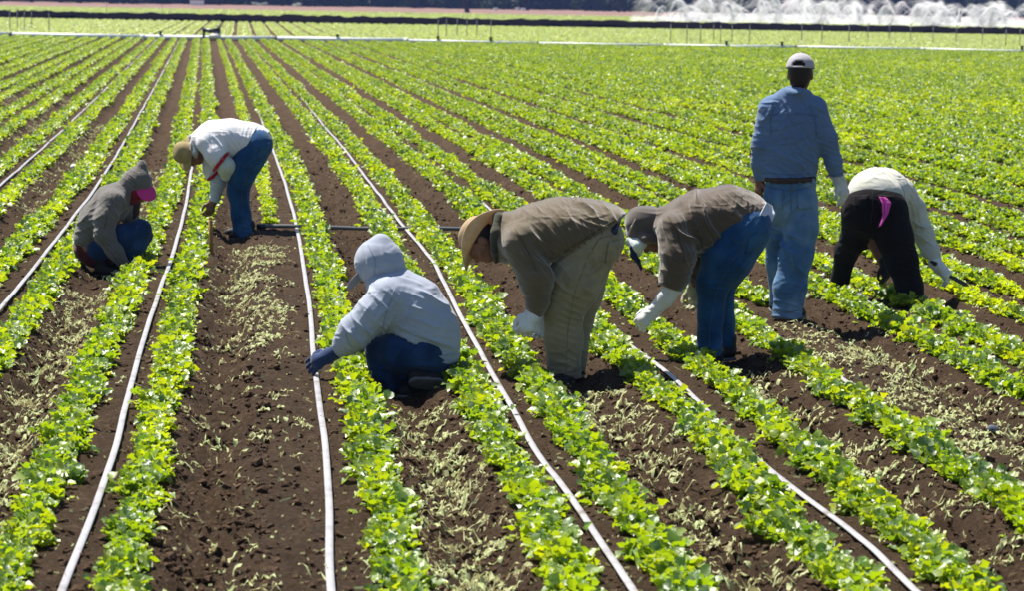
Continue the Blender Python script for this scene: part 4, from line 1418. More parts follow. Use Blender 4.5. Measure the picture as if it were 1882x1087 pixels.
f.mesh('neck_tie', [f.T([(1154, 447, -.06, 4), (1162, 456, -.10, 6), (1164, 470, -.09, 7), (1172, 479, -.08, 6), (1178, 492, -.06, 4), (1178, 498, -.06, 2)], (1, .6))], mat_cloth('navy_cloth', (.02, .03, .085), fold=.4), vox=.005, wr=.002)
jk = [f.T([(1222, 410, 0, 24), (1240, 410, 0, 36), (1285, 403, 0, 49), (1340, 396, 0, 51), (1372, 400, 0, 46)], SY),
      f.T([(1300, 440, -.05, 40), (1318, 455, -.06, 26)], SY, .05),
      f.T([(1240, 424, -.18, 33), (1247, 472, -.23, 31), (1240, 505, -.23, 27), (1232, 530, -.23, 22)], None, .05),
      f.T([(1255, 430, .18, 30), (1285, 480, .18, 26), (1279, 508, .17, 18)], None, .05),
      f.T([(1212, 395, -.02, 11), (1210, 415, -.08, 11), (1218, 440, -.04, 9)], (1, 1.7))]
fs = [(f.J(1262, 440, -.24), .13, (.85, 0, .4), 0.065, 0.0140), (f.J(1320, 420, -.2), .19, (.75, 0, .65), 0.090, 0.0140), (f.J(1300, 465, -.2), .11, (.4, 0, .9), 0.078, 0.0085),
      (f.J(1240, 500, -.25), .09, (.2, 0, 1), 0.070, 0.0076), (f.J(1290, 375, -.12), .14, (.9, .1, .3), 0.080, 0.0100), (f.J(1360, 385, -.15), .11, (.9, 0, -.3), 0.060, 0.0080)]
g_s = f.mesh('jacket', [jk[0], jk[1], jk[4]], TAUPE, arms=jk[2:4], acuts=[f.cut((1205, 514), (1262, 533), (1245, 480))], cuts=[f.cut((1410, 374), (1308, 492), (1260, 400))], fold=fs, wr=.0022, k=.05)
flap(f, 'undershirt', [(1408, 372, -.10), (1398, 392, -.20), (1388, 419, -.235)], [(1419, 380, .10), (1424, 394, -.02), (1412, 417, -.14)], mat_cloth('pale_cloth', (.52, .55, .66), .05, fold=.5), .014, 11, 3)
fs = [(f.J(1318, 520, -.22), .11, (.3, .2, .95), 0.078, 0.0076), (f.J(1303, 640, -.18), .09, (.1, .2, .97), 0.070, 0.0076), (f.J(1350, 450, -.24), .15, (.7, 0, -.7), 0.075, 0.0100)]
g_t = f.mesh('jeans', tr, DENIM, cuts=[f.cut((1270, 652), (1360, 650), (1310, 600))], fold=fs, wr=.0018, k=.05)
f.mesh('glove', [*hand_prims(f.J(1199, 574, -.21), (-.72, -.05, -.68), (.1, .9, -.5), 1, .7, 1.0, 1.1), f.T([(1241, 526, -.23, 18), (1222, 550, -.22, 16), (1197, 577, -.21, 11.5)])], G_WHITE, vox=.005, wr=.0015)
f.mesh('glove', [*hand_prims(f.J(1275, 530, .17), (0, -.2, -1), (-.5, -.8, 0), -1, .6, 1.0, 1.1), f.T([(1279, 502, .17, 13), (1275, 530, .17, 12)])], mat_cloth('khaki_glove', (.42, .40, .28), fold=.3), vox=.006)
shoe(f, f.J(1318, 660, -.10) * [1, 1, 0], f.J(1285, 668, -.22) * [1, 1, 0], s=1.05)
shoe(f, f.J(1345, 645, .18) * [1, 1, 0], f.J(1312, 648, .10) * [1, 1, 0])

TH_T = mat_plain('taupe_thread', (.064, .048, .036), .9)
TH_J = mat_plain('denim_thread', (.10, .095, .085), .9)
seam(f, g_t, [(1392, 416), (1352, 470), (1318, 530), (1305, 600), (1303, 650)], TH_J, .0022)
seam(f, g_t, [(1346, 436), (1356, 448), (1376, 440)], TH_J, .003, 'pocket_edge')
patch(f, g_t, [(1376, 438), (1400, 424), (1396, 452), (1370, 468)], DENIM)
seam(f, g_t, [(1284, 644), (1303, 648), (1322, 644)], TH_J, .003, 'hem')
seam(f, g_s, [(1228, 398), (1244, 424), (1254, 456), (1258, 480)], TH_T, .003)
seam(f, g_s, [(1322, 474), (1364, 424), (1402, 382)], TH_T, .004, 'hem')
# ---- 3. pale grey hoodie, squatting
f = Fig('grey_hood', 'person in pale grey hooded sweatshirt squatting, reaching out with a navy glove')
SY2 = (1, 1.15)
tr = [f.T([(785, 652, 0, 47), (800, 655, 0, 42)], (1, 1.25)),
      f.T([(775, 650, -.12, 42), (730, 648, -.12, 37), (698, 648, -.08, 25), (702, 680, -.08, 26), (716, 712, -.07, 18)], None, .05),
      f.T([(790, 650, .15, 38), (740, 640, .3, 32), (718, 650, .32, 24), (750, 700, .25, 18)], None, .05)]
hd, HR, ho = head_prims(f.J(690, 488, .03), (-.66, .55, -.50), (-.35, .25, .9))
body_ = [*hd, f.T([(700, 500, .03, 20), (725, 530, .03, 26)], None, .03), f.T([(735, 545, 0, 38), (768, 600, 0, 40), (785, 650, 0, 40)], (1, 1.1)),
         f.T([(718, 550, -.14, 20), (655, 605, -.18, 17), (618, 650, -.12, 10)]), f.T([(730, 560, .2, 20), (670, 620, .3, 16), (640, 655, .3, 10)]),
         *inner(tr[1:])]
f.mesh('body', body_, SKIN, vox=.008)
GREY = mat_cloth('grey_fleece', (.38, .42, .52), .05, fold=.35, weave=300)
hoodie = [f.T([(722, 532, 0, 40), (752, 566, 0, 58), (780, 612, 0, 60), (788, 640, 0, 56)], SY2),
          f.T([(712, 548, -.14, 38), (690, 575, -.18, 33), (652, 611, -.2, 30), (634, 632, -.16, 23), (624, 645, -.13, 13)], None, .05),
          f.T([(730, 560, .2, 34), (672, 615, .3, 27), (645, 645, .3, 15)], None, .05),
          f.T([(700, 522, 0, 30), (735, 525, 0, 30)], (1, 1.3), .04),
          f.T([(731, 628, -.13, 14), (768, 652, -.17, 11), (800, 662, -.15, 11), (836, 655, -.05, 10)], None, .03)]
fs = [(f.J(752, 635, -.2), .10, (.6, 0, .8), 0.078, 0.0153), (f.J(720, 590, -.2), .12, (.8, 0, -.6), 0.070, 0.0120), (f.J(665, 610, -.24), .12, (.7, 0, .6), 0.060, 0.0090), (f.J(790, 570, -.15), .22, (.4, .2, .9), 0.120, 0.0080),
      (f.J(640, 625, -.2), .07, (.5, 0, .8), 0.054, 0.0068), (f.J(795, 630, -.15), .16, (.3, 0, 1), 0.075, 0.0080), (f.J(700, 560, -.2), .10, (.7, 0, .7), 0.060, 0.0100)]
g_s = f.mesh('sweatshirt', [hoodie[0], hoodie[3], hoodie[4]], GREY, arms=hoodie[1:3], cuts=[f.cut((720, 630), (785, 672), (770, 560)), f.cut((760, 671), (850, 667), (770, 560))], fold=fs, wr=.0016, k=.05)
g_h = f.mesh('hood', [f.E(697, 482, .03, (45, 47, 47), frame((-.66, .55, -.5), (-.35, .25, .9))), f.T([(716, 500, .02, 30), (722, 520, .02, 33)], (1, 1.1)), f.T([(698, 455, .02, 26), (700, 446, .02, 18)], None)], GREY,
       holes=[(f.J(655, 510, .16), np.array([.10, .13, .10]), None)], fold=[(f.J(720, 505, -.08), .09, (.3, 0, 1), 0.078, 0.0068), (f.J(690, 490, -.12), .10, (.9, 0, .3), 0.090, 0.0050)], wr=.0015, vox=.007)
BR = frame((-.75, .35, -.55), (-.5, .2, .85))
f.mesh('cap_brim', [('e', f.J(654, 515, .03), np.array([.075, .075, .010]), frame((-.55, .25, -.80), (-.75, .30, .60)))], mat_plain('grey_brim', (.22, .22, .25), .8, .1), vox=.005)
fs = [(f.J(740, 640, -.24), .10, (.8, 0, -.6), 0.070, 0.0085), (f.J(790, 675, -.2), .12, (.2, 0, 1), 0.078, 0.0068), (f.J(705, 680, -.16), .08, (.3, 0, 1), 0.062, 0.0068)]
g_t = f.mesh('jeans', tr, DENIM_D, fold=fs, wr=.0018, k=.05, cuts=[f.cut((680, 716), (760, 722), (720, 650))])
f.mesh('glove', [*hand_prims(f.J(606, 654, -.12), (-.86, 0, -.45), (.0, .85, -.5), 1, .45, 1.05, 1.15), f.T([(626, 642, -.13, 13), (604, 655, -.12, 12)])], G_BLUE, vox=.005)
for (x, y) in ((579, 668), (577, 676), (581, 682)):
    f.mesh('glove_fingertip', [f.T([(x + 5, y - 1, -.10 + (y - 668) * .002, 4.2), (x - 1, y + 1, -.10 + (y - 668) * .002, 3.2)])], G_WHITE, vox=.004, sm=1)
shoe(f, f.J(800, 708, -.06) * [1, 1, 0] + [0, 0, .0], f.J(735, 716, -.16) * [1, 1, 0] + [0, 0, .0], s=1.1)
shoe(f, f.J(790, 700, .20) * [1, 1, 0], f.J(730, 700, .3) * [1, 1, 0])

TH_G = mat_plain('grey_thread', (.30, .33, .42), .9)
seam(f, g_s, [(724, 534), (716, 560), (706, 590), (704, 606)], TH_G, .0035)
seam(f, g_s, [(734, 624), (770, 648), (806, 656), (838, 648)], TH_G, .004, 'waistband_seam')
seam(f, g_h, [(676, 448), (690, 478), (688, 506)], TH_G, .0035)
seam(f, g_s, [(634, 612), (642, 632), (648, 640)], TH_G, .004, 'cuff_seam')
shoe(f, f.J(760, 705, -.23), f.J(812, 709, -.19), (.1, .75, .6), 1.05)
# ---- 4. brown hooded worker, pink visor
f = Fig('brown_hood', 'person in grey-brown knitted hoodie with bright pink visor squatting between the rows')
SY3 = (1, 1.3)
tr = [f.T([(182, 458, -.10, 24), (230, 436, -.13, 24), (258, 424, -.13, 19), (252, 446, -.12, 19), (238, 470, -.10, 13)], None),
      f.T([(185, 460, .1, 22), (250, 436, .16, 18), (267, 434, .17, 13), (252, 470, .15, 10)], None)]
hd, HR, ho = head_prims(f.J(256, 342, 0), (.80, -.18, -.52), (.45, .05, .88))
body_ = [*hd, f.T([(246, 350, 0, 14), (226, 358, 0, 18)], None, .03), f.T([(215, 372, 0, 26), (180, 420, 0, 28), (168, 455, 0, 28)], SY3),
         f.T([(210, 372, -.17, 14), (194, 430, -.22, 12), (228, 486, -.2, 7)]), f.T([(222, 375, .15, 13), (250, 425, .2, 11), (256, 460, .2, 7)]),
         *inner(tr[1:])]
f.mesh('body', body_, SKIN, vox=.009)
m, n_, b_ = newmat('brown_knit')
wv = n_.nodes.new('ShaderNodeTexWave'); wv.inputs['Scale'].default_value = 16; wv.bands_direction = 'DIAGONAL'; wv.inputs['Distortion'].default_value = 1.2
tcn = n_.nodes.new('ShaderNodeTexCoord'); n_.links.new(tcn.outputs['Object'], wv.inputs['Vector'])
n_.links.new(ramp(n_, wv.outputs['Fac'], [(.2, (.125, .112, .102)), (.8, (.148, .134, .124))]), b_.inputs['Base Color'])
b_.inputs['Roughness'].default_value = .95; b_.inputs['Sheen Weight'].default_value = .3
bump(n_, b_, noise(n_, 14, 4), .5, .03)
KNIT = m
hoodie = [f.T([(224, 358, 0, 22), (206, 372, 0, 31), (180, 405, 0, 32), (166, 436, 0, 31)], SY3),
          f.T([(208, 372, -.16, 23), (196, 400, -.21, 20), (192, 430, -.23, 18), (212, 463, -.22, 15), (229, 488, -.2, 10)], None, .05),
          f.T([(224, 372, .15, 20), (252, 425, .2, 14), (257, 458, .2, 11)], None, .05), f.T([(222, 352, 0, 17), (240, 352, 0, 16)], (1, 1.3), .04)]
fs = [(f.J(192, 440, -.26), .11, (.6, 0, .8), 0.078, 0.0085), (f.J(175, 410, -.15), .16, (.5, 0, -.85), 0.070, 0.0100), (f.J(210, 375, -.2), .10, (.8, 0, .6), 0.078, 0.0085), (f.J(222, 390, -.2), .09, (.8, 0, .5), 0.070, 0.0076)]
g_s = f.mesh('hoodie', [hoodie[0], hoodie[3]], KNIT, arms=hoodie[1:3], cuts=[f.cut((128, 447), (196, 460), (180, 400))], fold=fs, wr=.002, k=.05, vox=.009)
g_h = f.mesh('hood', [f.E(252, 334, 0, (27, 28, 27), None), f.T([(256, 322, 0, 22), (260, 306, 0, 9), (261, 299, 0, 5)], None, .02), f.T([(238, 342, 0, 21), (228, 352, 0, 20)], (1, 1.1), .03)], KNIT,
       holes=[(f.J(270, 359, -.02), np.array([.085, .16, .066]), frame((.95, 0, -.28), (.28, 0, .95)))],
       fold=[(f.J(245, 330, -.1), .09, (.6, 0, .8), 0.078, 0.0051)], wr=.002, vox=.007)
PINK = mat_cloth('pink_visor', (.66, .045, .23), .05, fold=.1)
f.mesh('visor', [('e', f.J(269, 353, -.07), np.array([.078, .088, .010]), frame((.72, -.10, -.66), (.42, -.75, .48))), ], PINK, vox=.005, cuts=[])
f.mesh('face_scarf', [f.E(252, 358, -.02, (14, 19, 15), None), f.T([(250, 356, -.06, 9), (243, 366, -.02, 11)], None)], mat_cloth('dark_red_scarf', (.20, .012, .015), fold=.5), vox=.007, wr=.002)
f.mesh('neck_tassel', [f.T([(252, 374, -.04, 7), (250, 392, -.04, 6), (246, 402, -.04, 3)])], mat_cloth('brown_scarf', (.06, .035, .028), fold=.4), vox=.007)
f.mesh('undershirt', [f.T([(160, 456, 0, 26), (176, 466, 0, 25), (192, 470, 0, 22)], SY3)], mat_cloth('maroon_shirt', (.085, .008, .010), .15, fold=.5), vox=.009, wr=.003)
f.mesh('jeans', tr, DENIM_D, fold=[(f.J(232, 436, -.2), .12, (.8, 0, -.3), 0.078, 0.0068)], wr=.002, k=.04, vox=.009)
f.mesh('glove', [*hand_prims(f.J(231, 488, -.2), (.75, -.1, -.6), (-.2, .7, -.5), 1, .6, 1.0, 1.1), f.T([(228, 486, -.2, 9), (233, 490, -.2, 8)])], G_DARK, vox=.006)
f.mesh('glove', [*hand_prims(f.J(257, 458, .2), (.35, -.1, -.9), (.2, -.7, -.3), -1, .5, 1.0, 1.1), f.T([(257, 452, .2, 9), (258, 460, .2, 8)])], G_DARK, vox=.006)
shoe(f, f.J(180, 496, -.1) * [1, 1, 0] + [0, 0, -.01], f.J(243, 500, -.16) * [1, 1, 0] + [0, 0, -.01], s=1.05)
shoe(f, f.J(192, 494, .14) * [1, 1, 0], f.J(256, 494, .12) * [1, 1, 0])

seam(f, g_s, [(216, 356), (204, 376), (196, 400), (192, 420)], mat_plain('knit_thread', (.09, .08, .074), .9), .0035)
seam(f, g_s, [(138, 444), (160, 452), (186, 456)], bpy.data.materials['knit_thread'], .004, 'waistband_seam')
seam(f, g_h, [(236, 326), (250, 338), (248, 346)], bpy.data.materials['knit_thread'], .0035)
# ---- 5. white shirt
f = Fig('white_shirt', 'person in white T-shirt over pale sleeves, khaki hat and blue jeans bending far down')
tr = [f.T([(473, 261, -.02, 28), (455, 270, -.02, 24)], SY),
      f.T([(474, 266, -.10, 28), (457, 294, -.11, 26), (443, 322, -.12, 24), (436, 352, -.12, 18), (443, 395, -.11, 17), (448, 432, -.1, 20)], None, .03),
      f.T([(474, 266, .10, 27), (446, 325, .13, 20), (440, 352, .13, 17), (448, 425, .12, 16)], None,.012)]
hd, HR, ho = head_prims(f.J(352, 282, 0), (-.10, -.2, -.97), (-.96, .05, .2), .98)
body_ = [*hd, f.T([(356, 278, 0, 13), (378, 258, 0, 15)], None, .03), f.T([(385, 256, 0, 24), (425, 250, 0, 26), (475, 258, 0, 25)], SY),
         f.T([(388, 270, .12, 13), (399, 330, .03, 11), (392, 370, .0, 7)]), f.T([(384, 268, -.16, 13), (415, 304, -.2, 10), (416, 322, -.16, 8)]),
         *inner(tr[1:]),
         *hand_prims(f.J(391, 371, 0), (-.25, -.1, -.96), (-.6, .6, 0), 1, .55, 1.05, 1.05)]
f.mesh('body', body_, SKIN, vox=.007)
hat_mesh(f, 'straw_hat', f.J(343, 281, 0), (-.82, -.50, -.05), (0, -.3, -1), .092, .150, .120, STRAW2, curl=.02, droop=.02, oval=1.1)
f.mesh('neck_cloth', [f.T([(355, 266, -.05, 7), (358, 280, -.08, 7), (360, 288, -.06, 4)], (1, 1.6)), f.T([(353, 252, -.02, 6), (358, 258, -.04, 6)])], mat_cloth('grey_white_cloth', (.5, .52, .56), fold=.4), vox=.007, wr=.002)
WHITE = mat_cloth('white_cotton', (.78, .77, .80), .03, fold=.3)
shirt = [f.T([(368, 258, 0, 17), (390, 253, 0, 29), (425, 255, 0, 34), (460, 259, 0, 31), (478, 263, 0, 28)], SY), f.T([(432, 275, -.05, 22), (440, 280, -.05, 16)], SY, .04),
         f.T([(384, 264, -.15, 22), (398, 285, -.20, 20), (406, 297, -.21, 18)], None, .05), f.T([(384, 270, .10, 20), (390, 312, .05, 16), (392, 326, .04, 14)], None, .05)]
fs = [(f.J(402, 275, -.22), .10, (.85, 0, .5), 0.060, 0.0090), (f.J(440, 265, -.2), .15, (.75, 0, .65), 0.080, 0.0090), (f.J(465, 250, -.15), .11, (.9, 0, -.3), 0.060, 0.0070)]
g_s = f.mesh('tee_shirt', shirt[:2], WHITE, arms=shirt[2:], acuts=[f.cut((384, 327), (419, 281), (380, 262))], cuts=[f.cut((498, 241), (424, 304), (400, 250))], fold=fs, wr=.0016, k=.05)
f.mesh('sleeve_band', [f.T([(393, 313, -.25, 3), (398, 307, -.30, 3), (408, 295, -.305, 3), (418, 282, -.25, 3)])], mat_cloth('red_band', (.42, .012, .03), .1, fold=.1), vox=.006)
PALE = mat_cloth('pale_sleeve', (.52, .56, .60), .05, fold=.4)
f.mesh('sleeve_band', [f.T([(383, 330, -.02, 3), (391, 325, -.045, 3), (399, 317, -.03, 3)])], bpy.data.materials['red_band'], vox=.006)
f.mesh('undersleeve', [f.T([(391, 308, .05, 15), (401, 336, .02, 14), (394, 368, .0, 10)])], PALE, cuts=[f.cut((380, 368), (405, 374), (398, 330))], fold=[(f.J(400, 335, -.05), .12, (.2, 0, 1), 0.070, 0.0068)], wr=.002, vox=.007)
f.mesh('undersleeve', [f.T([(404, 293, -.21, 15), (415, 305, -.22, 16.5), (416, 322, -.18, 11)])], mat_cloth('greenish_sleeve', (.55, .60, .52), .05, fold=.4), wr=.002, vox=.008)
fs = [(f.J(442, 345, -.2), .11, (.3, .2, .95), 0.078, 0.0068), (f.J(446, 420, -.18), .09, (.1, .2, .97), 0.078, 0.0068), (f.J(465, 290, -.2), .13, (.7, 0, -.7), 0.070, 0.0090)]
g_t = f.mesh('jeans', tr, DENIM, cuts=[f.cut((410, 434), (480, 437), (445, 380))], fold=fs, wr=.0018, k=.05)
shoe(f, f.J(464, 437, -.09) * [1, 1, 0], f.J(424, 437, -.16) * [1, 1, 0])
shoe(f, f.J(458, 432, .13) * [1, 1, 0], f.J(414, 432, .1) * [1, 1, 0])

TH_W = mat_plain('white_thread', (.62, .61, .65), .9)
seam(f, g_s, [(408, 240), (416, 262), (426, 286)], TH_W, .004)
seam(f, g_s, [(384, 244), (386, 262), (392, 278)], TH_W, .0035)
seam(f, g_t, [(484, 262), (462, 300), (444, 350), (446, 428)], TH_J, .0025)
patch(f, g_t, [(478, 270), (494, 262), (490, 284), (472, 292)], DENIM)
# ---- 6. standing, seen from behind
f = Fig('standing', 'person standing upright with back turned, blue shirt, faded jeans and white cap')
SD = (1, .66)
tr = [f.T([(1453, 340, 0, 47), (1453, 372, 0, 47)], (1, .72)),
      f.T([(1432, 370, .03, 30), (1430, 430, .10, 25), (1431, 485, .16, 22), (1432, 560, .28, 18)], None, .05),
      f.T([(1470, 370, 0, 34), (1472, 420, -.02, 30), (1463, 470, -.03, 30), (1451, 530, -.04, 28), (1446, 585, -.05, 28)], None, .014)]
hd, HR, ho = head_prims(f.J(1471, 135, .02), (.22, .97, -.08), (0, 0.05, 1))
body_ = [*hd, f.T([(1470, 150, .01, 15), (1462, 178, 0, 17), (1458, 195, 0, 22)], None, .03), f.T([(1456, 215, 0, 40), (1453, 300, 0, 38), (1452, 350, 0, 38)], (1, .62)),
         f.T([(1415, 200, 0, 16), (1398, 265, .0, 12), (1398, 325, .06, 8)]), f.T([(1500, 200, 0, 16), (1527, 270, 0, 12), (1541, 328, .04, 8)]),
         *inner(tr[1:]),
         *hand_prims(f.J(1397, 330, .06), (-.06, .1, -1), (.9, .2, 0), -1, .4, 1.0, 1.0)]
f.mesh('body', body_, SKIN, vox=.007)
f.mesh('hair', [('e', ho(0, -.028, .018), np.array([.081, .088, .098]), HR), ('e', ho(0, -.058, -.055), np.array([.058, .042, .05]), HR)], HAIR, vox=.006, wr=.0015)
# cap: half dome with a rear opening, strap and peak
cR = HR; cc_ = ho(0, -.012, .045)
n1, n2 = 40, 14
Vc, ok_ = [], []
for j in range(n2):
    el = (j / (n2 - 1)) * math.pi / 2
    for i in range(n1):
        az = 2 * math.pi * i / n1
        Vc.append(cc_ + cR @ np.array([.090 * math.cos(el) ** .85 * math.cos(az), .108 * math.cos(el) ** .85 * math.sin(az), -.012 + .098 * math.sin(el)]))
Vc = np.array(Vc)
Fq_ = []
for j in range(n2 - 1):
    for i in range(n1):
        az = 2 * math.pi * (i + .5) / n1; el = ((j + .5) / (n2 - 1)) * math.pi / 2
        da = (az - 1.5 * math.pi + math.pi) % (2 * math.pi) - math.pi
        if (da / .50) ** 2 + ((el - .16) / .36) ** 2 < 1 and el > .16: continue
        Fq_.append((j * n1 + i, j * n1 + (i + 1) % n1, (j + 1) * n1 + (i + 1) % n1, (j + 1) * n1 + i))
CAPW = mat_cloth('white_cap_cloth', (.44, .42, .46), .05, fold=.15)
cap_o = np_mesh('cap', Vc, np.array(Fq_), CAPW, f.root)
sm_ = cap_o.modifiers.new('thick', 'SOLIDIFY'); sm_.thickness = .006; sm_.offset = 1
f.mesh('cap_button', [('e', cc_ + cR @ np.array([0, 0, .090]), np.array([.010, .010, .008]), None)], CAPW, vox=.004, parent=cap_o, sm=1)
f.mesh('cap_peak', [('e', cc_ + cR @ np.array([0, .13, -.012]), np.array([.078, .075, .008]), cR)], CAPW, vox=.005, parent=cap_o)
BLUE = mat_cloth('blue_shirt', (.125, .20, .35), .08, fold=.55, fscale=11)
shirt = [f.T([(1458, 200, 0, 40), (1455, 235, 0, 50), (1452, 285, 0, 48), (1451, 330, 0, 49)], SD),
         f.T([(1420, 196, 0, 19), (1458, 186, 0, 24), (1494, 195, 0, 20)], (1, .9), .04),
         f.T([(1414, 202, 0, 22), (1400, 262, .0, 18), (1396, 300, .03, 15), (1398, 330, .06, 12)], None, .04),
         f.T([(1497, 202, 0, 22), (1519, 255, 0, 20), (1531, 295, .02, 16), (1539, 330, .04, 12)], None, .04),
         f.T([(1448, 172, .0, 9), (1466, 170, -.02, 11), (1484, 172, .0, 9)], (1, 2.2), .015)]
fs = [(f.J(1425, 215, -.12), .12, (.8, 0, -.6), 0.070, 0.0085), (f.J(1485, 225, -.12), .13, (.85, 0, .5), 0.060, 0.0090), (f.J(1450, 275, -.14), .20, (.65, 0, .75), 0.085, 0.0090), (f.J(1430, 310, -.14), .13, (.2, 0, 1), 0.078, 0.0076),
      (f.J(1480, 300, -.14), .13, (.5, 0, .85), 0.060, 0.0100), (f.J(1398, 275, -.05), .10, (.1, 0, 1), 0.078, 0.0076), (f.J(1525, 275, -.05), .12, (.3, 0, 1), 0.060, 0.0080), (f.J(1455, 185, -.1), .09, (.8, 0, .5), 0.078, 0.0051)]
g_s = f.mesh('blue_shirt', shirt, BLUE, cuts=[((0, 0, f.J(1451, 330)[2]), (.07, 0, -1))], fold=fs, wr=.0018, k=.04)
f.mesh('belt', [f.T([(1409, 330, -.05, 5), (1430, 332, -.12, 5), (1452, 332, -.135, 5), (1478, 331, -.12, 5), (1496, 329, -.05, 5)])], mat_plain('brown_belt', (.05, .025, .018), .5), vox=.006)
fs = [(f.J(1462, 480, -.15), .13, (.4, .2, .9), 0.070, 0.0100), (f.J(1448, 565, -.12), .10, (.2, .2, .97), 0.085, 0.0085), (f.J(1465, 395, -.15), .12, (.7, 0, -.7), 0.060, 0.0080), (f.J(1430, 450, -.05), .14, (.3, 0, .95), 0.070, 0.0090)]
g_t = f.mesh('jeans', tr, DENIM_L, cuts=[((0, 0, f.J(1451, 328)[2]), (0, 0, 1)), f.cut((1400, 583), (1500, 583), (1450, 500))], fold=fs, wr=.0018, k=.045)
f.mesh('glove', [*hand_prims(f.J(1543, 334, .04), (.38, -.15, -.9), (-.8, .4, -.2), 1, .55, 1.05, 1.15), f.T([(1539, 326, .04, 11), (1544, 337, .04, 10)])], mat_cloth('pale_glove', (.60, .60, .55), .08, fold=.3, dirt=(.2, .17, .12)), vox=.005, wr=.001)
shoe(f, f.J(1446, 582, -.10) * [1, 1, 0] + [0, 0, 0], f.J(1474, 582, .16) * [1, 1, 0])
shoe(f, f.J(1428, 560, .25) * [1, 1, 0] + [0, 0, .01], f.J(1424, 560, .5) * [1, 1, 0] + [0, 0, .0])

TH_B = mat_plain('blue_thread', (.09, .145, .26), .9)
bs = _bvh(g_s)
seam(f, g_s, [(1408, 212), (1440, 208), (1470, 208), (1504, 214)], TH_B, .004, 'yoke_seam', bs)
seam(f, g_s, [(1424, 194), (1416, 220), (1417, 246)], TH_B, .0035, 'seam', bs)
seam(f, g_s, [(1487, 194), (1499, 220), (1500, 248)], TH_B, .0035, 'seam', bs)
seam(f, g_s, [(1402, 318), (1450, 321), (1500, 318)], TH_B, .0035, 'hem', bs)
seam(f, g_s, [(1528, 322), (1539, 321), (1549, 318)], TH_B, .004, 'cuff_seam', bs)
patch(f, g_t, [(1412, 348), (1440, 350), (1438, 384), (1414, 380)], DENIM_L)
patch(f, g_t, [(1464, 350), (1493, 347), (1492, 382), (1467, 386)], DENIM_L)
bt = _bvh(g_t)
seam(f, g_t, [(1406, 342), (1430, 346), (1453, 352), (1474, 346), (1499, 341)], TH_J, .0028, 'yoke_seam', bt)
seam(f, g_t, [(1453, 336), (1453, 360), (1455, 392)], TH_J, .0028, 'seam', bt)
seam(f, g_t, [(1420, 570), (1446, 575), (1472, 570)], TH_J, .003, 'hem', bt)
for x_ in (1414, 1437, 1466, 1490):
    patch(f, g_t, [(x_, 328), (x_ + 4, 328), (x_ + 4, 338), (x_, 338)], DENIM_L, 'belt_loop', 4, .012)
# ---- 7. black trousers, bending away
f = Fig('black_trousers', 'person in black trousers with pink cloth in the back pocket bending away, knife in hand')
tr = [f.T([(1606, 378, -.01, 43), (1607, 392, .0, 44)], SX),
      f.T([(1582, 392, .03, 37), (1570, 440, .16, 25), (1556, 462, .26, 22), (1545, 510, .36, 17), (1542, 540, .40, 17)], None, .05),
      f.T([(1632, 392, 0, 38), (1644, 435, -.03, 32), (1657, 480, -.05, 29), (1671, 525, -.07, 24), (1682, 568, -.08, 21)], None, .05)]
hd, HR, ho = head_prims(f.J(1597, 418, .62), (.0, .2, -.98), (-.1, .97, -.2))
body_ = [*hd, f.T([(1600, 405, .58, 14), (1618, 378, .50, 18)], None, .03), f.T([(1612, 362, .02, 34), (1618, 358, .25, 34), (1622, 368, .48, 32)], SX),
         f.T([(1662, 360, .46, 16), (1699, 432, .44, 12), (1722, 490, .36, 8)]), f.T([(1588, 372, .48, 16), (1602, 440, .5, 12), (1622, 485, .44, 8)]),
         *inner(tr[1:])]
f.mesh('body', body_, SKIN, vox=.008)
f.mesh('cap', [('e', ho(0, -.012, .045), np.array([.085, .10, .085]), HR), ('e', ho(0, .12, .03), np.array([.07, .07, .01]), HR)], mat_cloth('maroon_cap', (.09, .012, .015), fold=.1), vox=.007)
OFFW = mat_cloth('off_white_shirt', (.60, .60, .53), .06, fold=.45, dirt=(.40, .38, .30))
shirt = [f.T([(1608, 360, .02, 40), (1616, 352, .22, 41), (1626, 362, .46, 38)], SX),
         f.T([(1655, 352, .42, 28), (1676, 385, .46, 24), (1698, 432, .44, 19), (1710, 462, .40, 17), (1720, 486, .36, 13)], None, .06),
         f.T([(1592, 368, .46, 26), (1604, 440, .5, 19), (1622, 486, .44, 12)], None, .05)]
fs = [(f.J(1660, 350, .35), .14, (.8, 0, .5), 0.060, 0.0100), (f.J(1695, 430, .38), .12, (.3, 0, .95), 0.078, 0.0068), (f.J(1620, 330, .1), .14, (.7, .6, .2), 0.070, 0.0080), (f.J(1668, 400, .38), .10, (.9, 0, .2), 0.078, 0.0085)]
g_s = f.mesh('shirt', shirt, OFFW, fold=fs, wr=.0018, k=.05, cuts=[f.cut((1700, 478), (1738, 494), (1690, 400)), ])
BLK = mat_cloth('black_trousers', (.011, .009, .011), .2, fold=.4, sheen=.03)
fs = [(f.J(1566, 460, .15), .11, (.3, .2, .95), 0.078, 0.0085), (f.J(1660, 480, -.15), .15, (.3, .2, .95), 0.075, 0.0080), (f.J(1607, 410, -.12), .13, (.9, 0, .3), 0.060, 0.0080)]
g_t = f.mesh('trousers', tr, BLK, fold=fs, wr=.0018, k=.05, cuts=[((f.J(1606, 335)), (f.J(1606, 335) - f.J(1606, 380)))])
MAG = mat_cloth('pink_cloth', (.72, .07, .46), .06, fold=.6)
flap(f, 'pocket_cloth', [(1615, 362, -.185), (1621, 376, -.21), (1622, 396, -.22), (1615, 416, -.215)], [(1627, 363, -.185), (1638, 373, -.20), (1634, 391, -.21), (1621, 413, -.215)], MAG, .014, 9, 5)
TH_K2 = mat_plain('black_thread', (.03, .026, .028), .8)
patch(f, g_t, [(1568, 360), (1596, 358), (1594, 390), (1571, 388)], BLK)
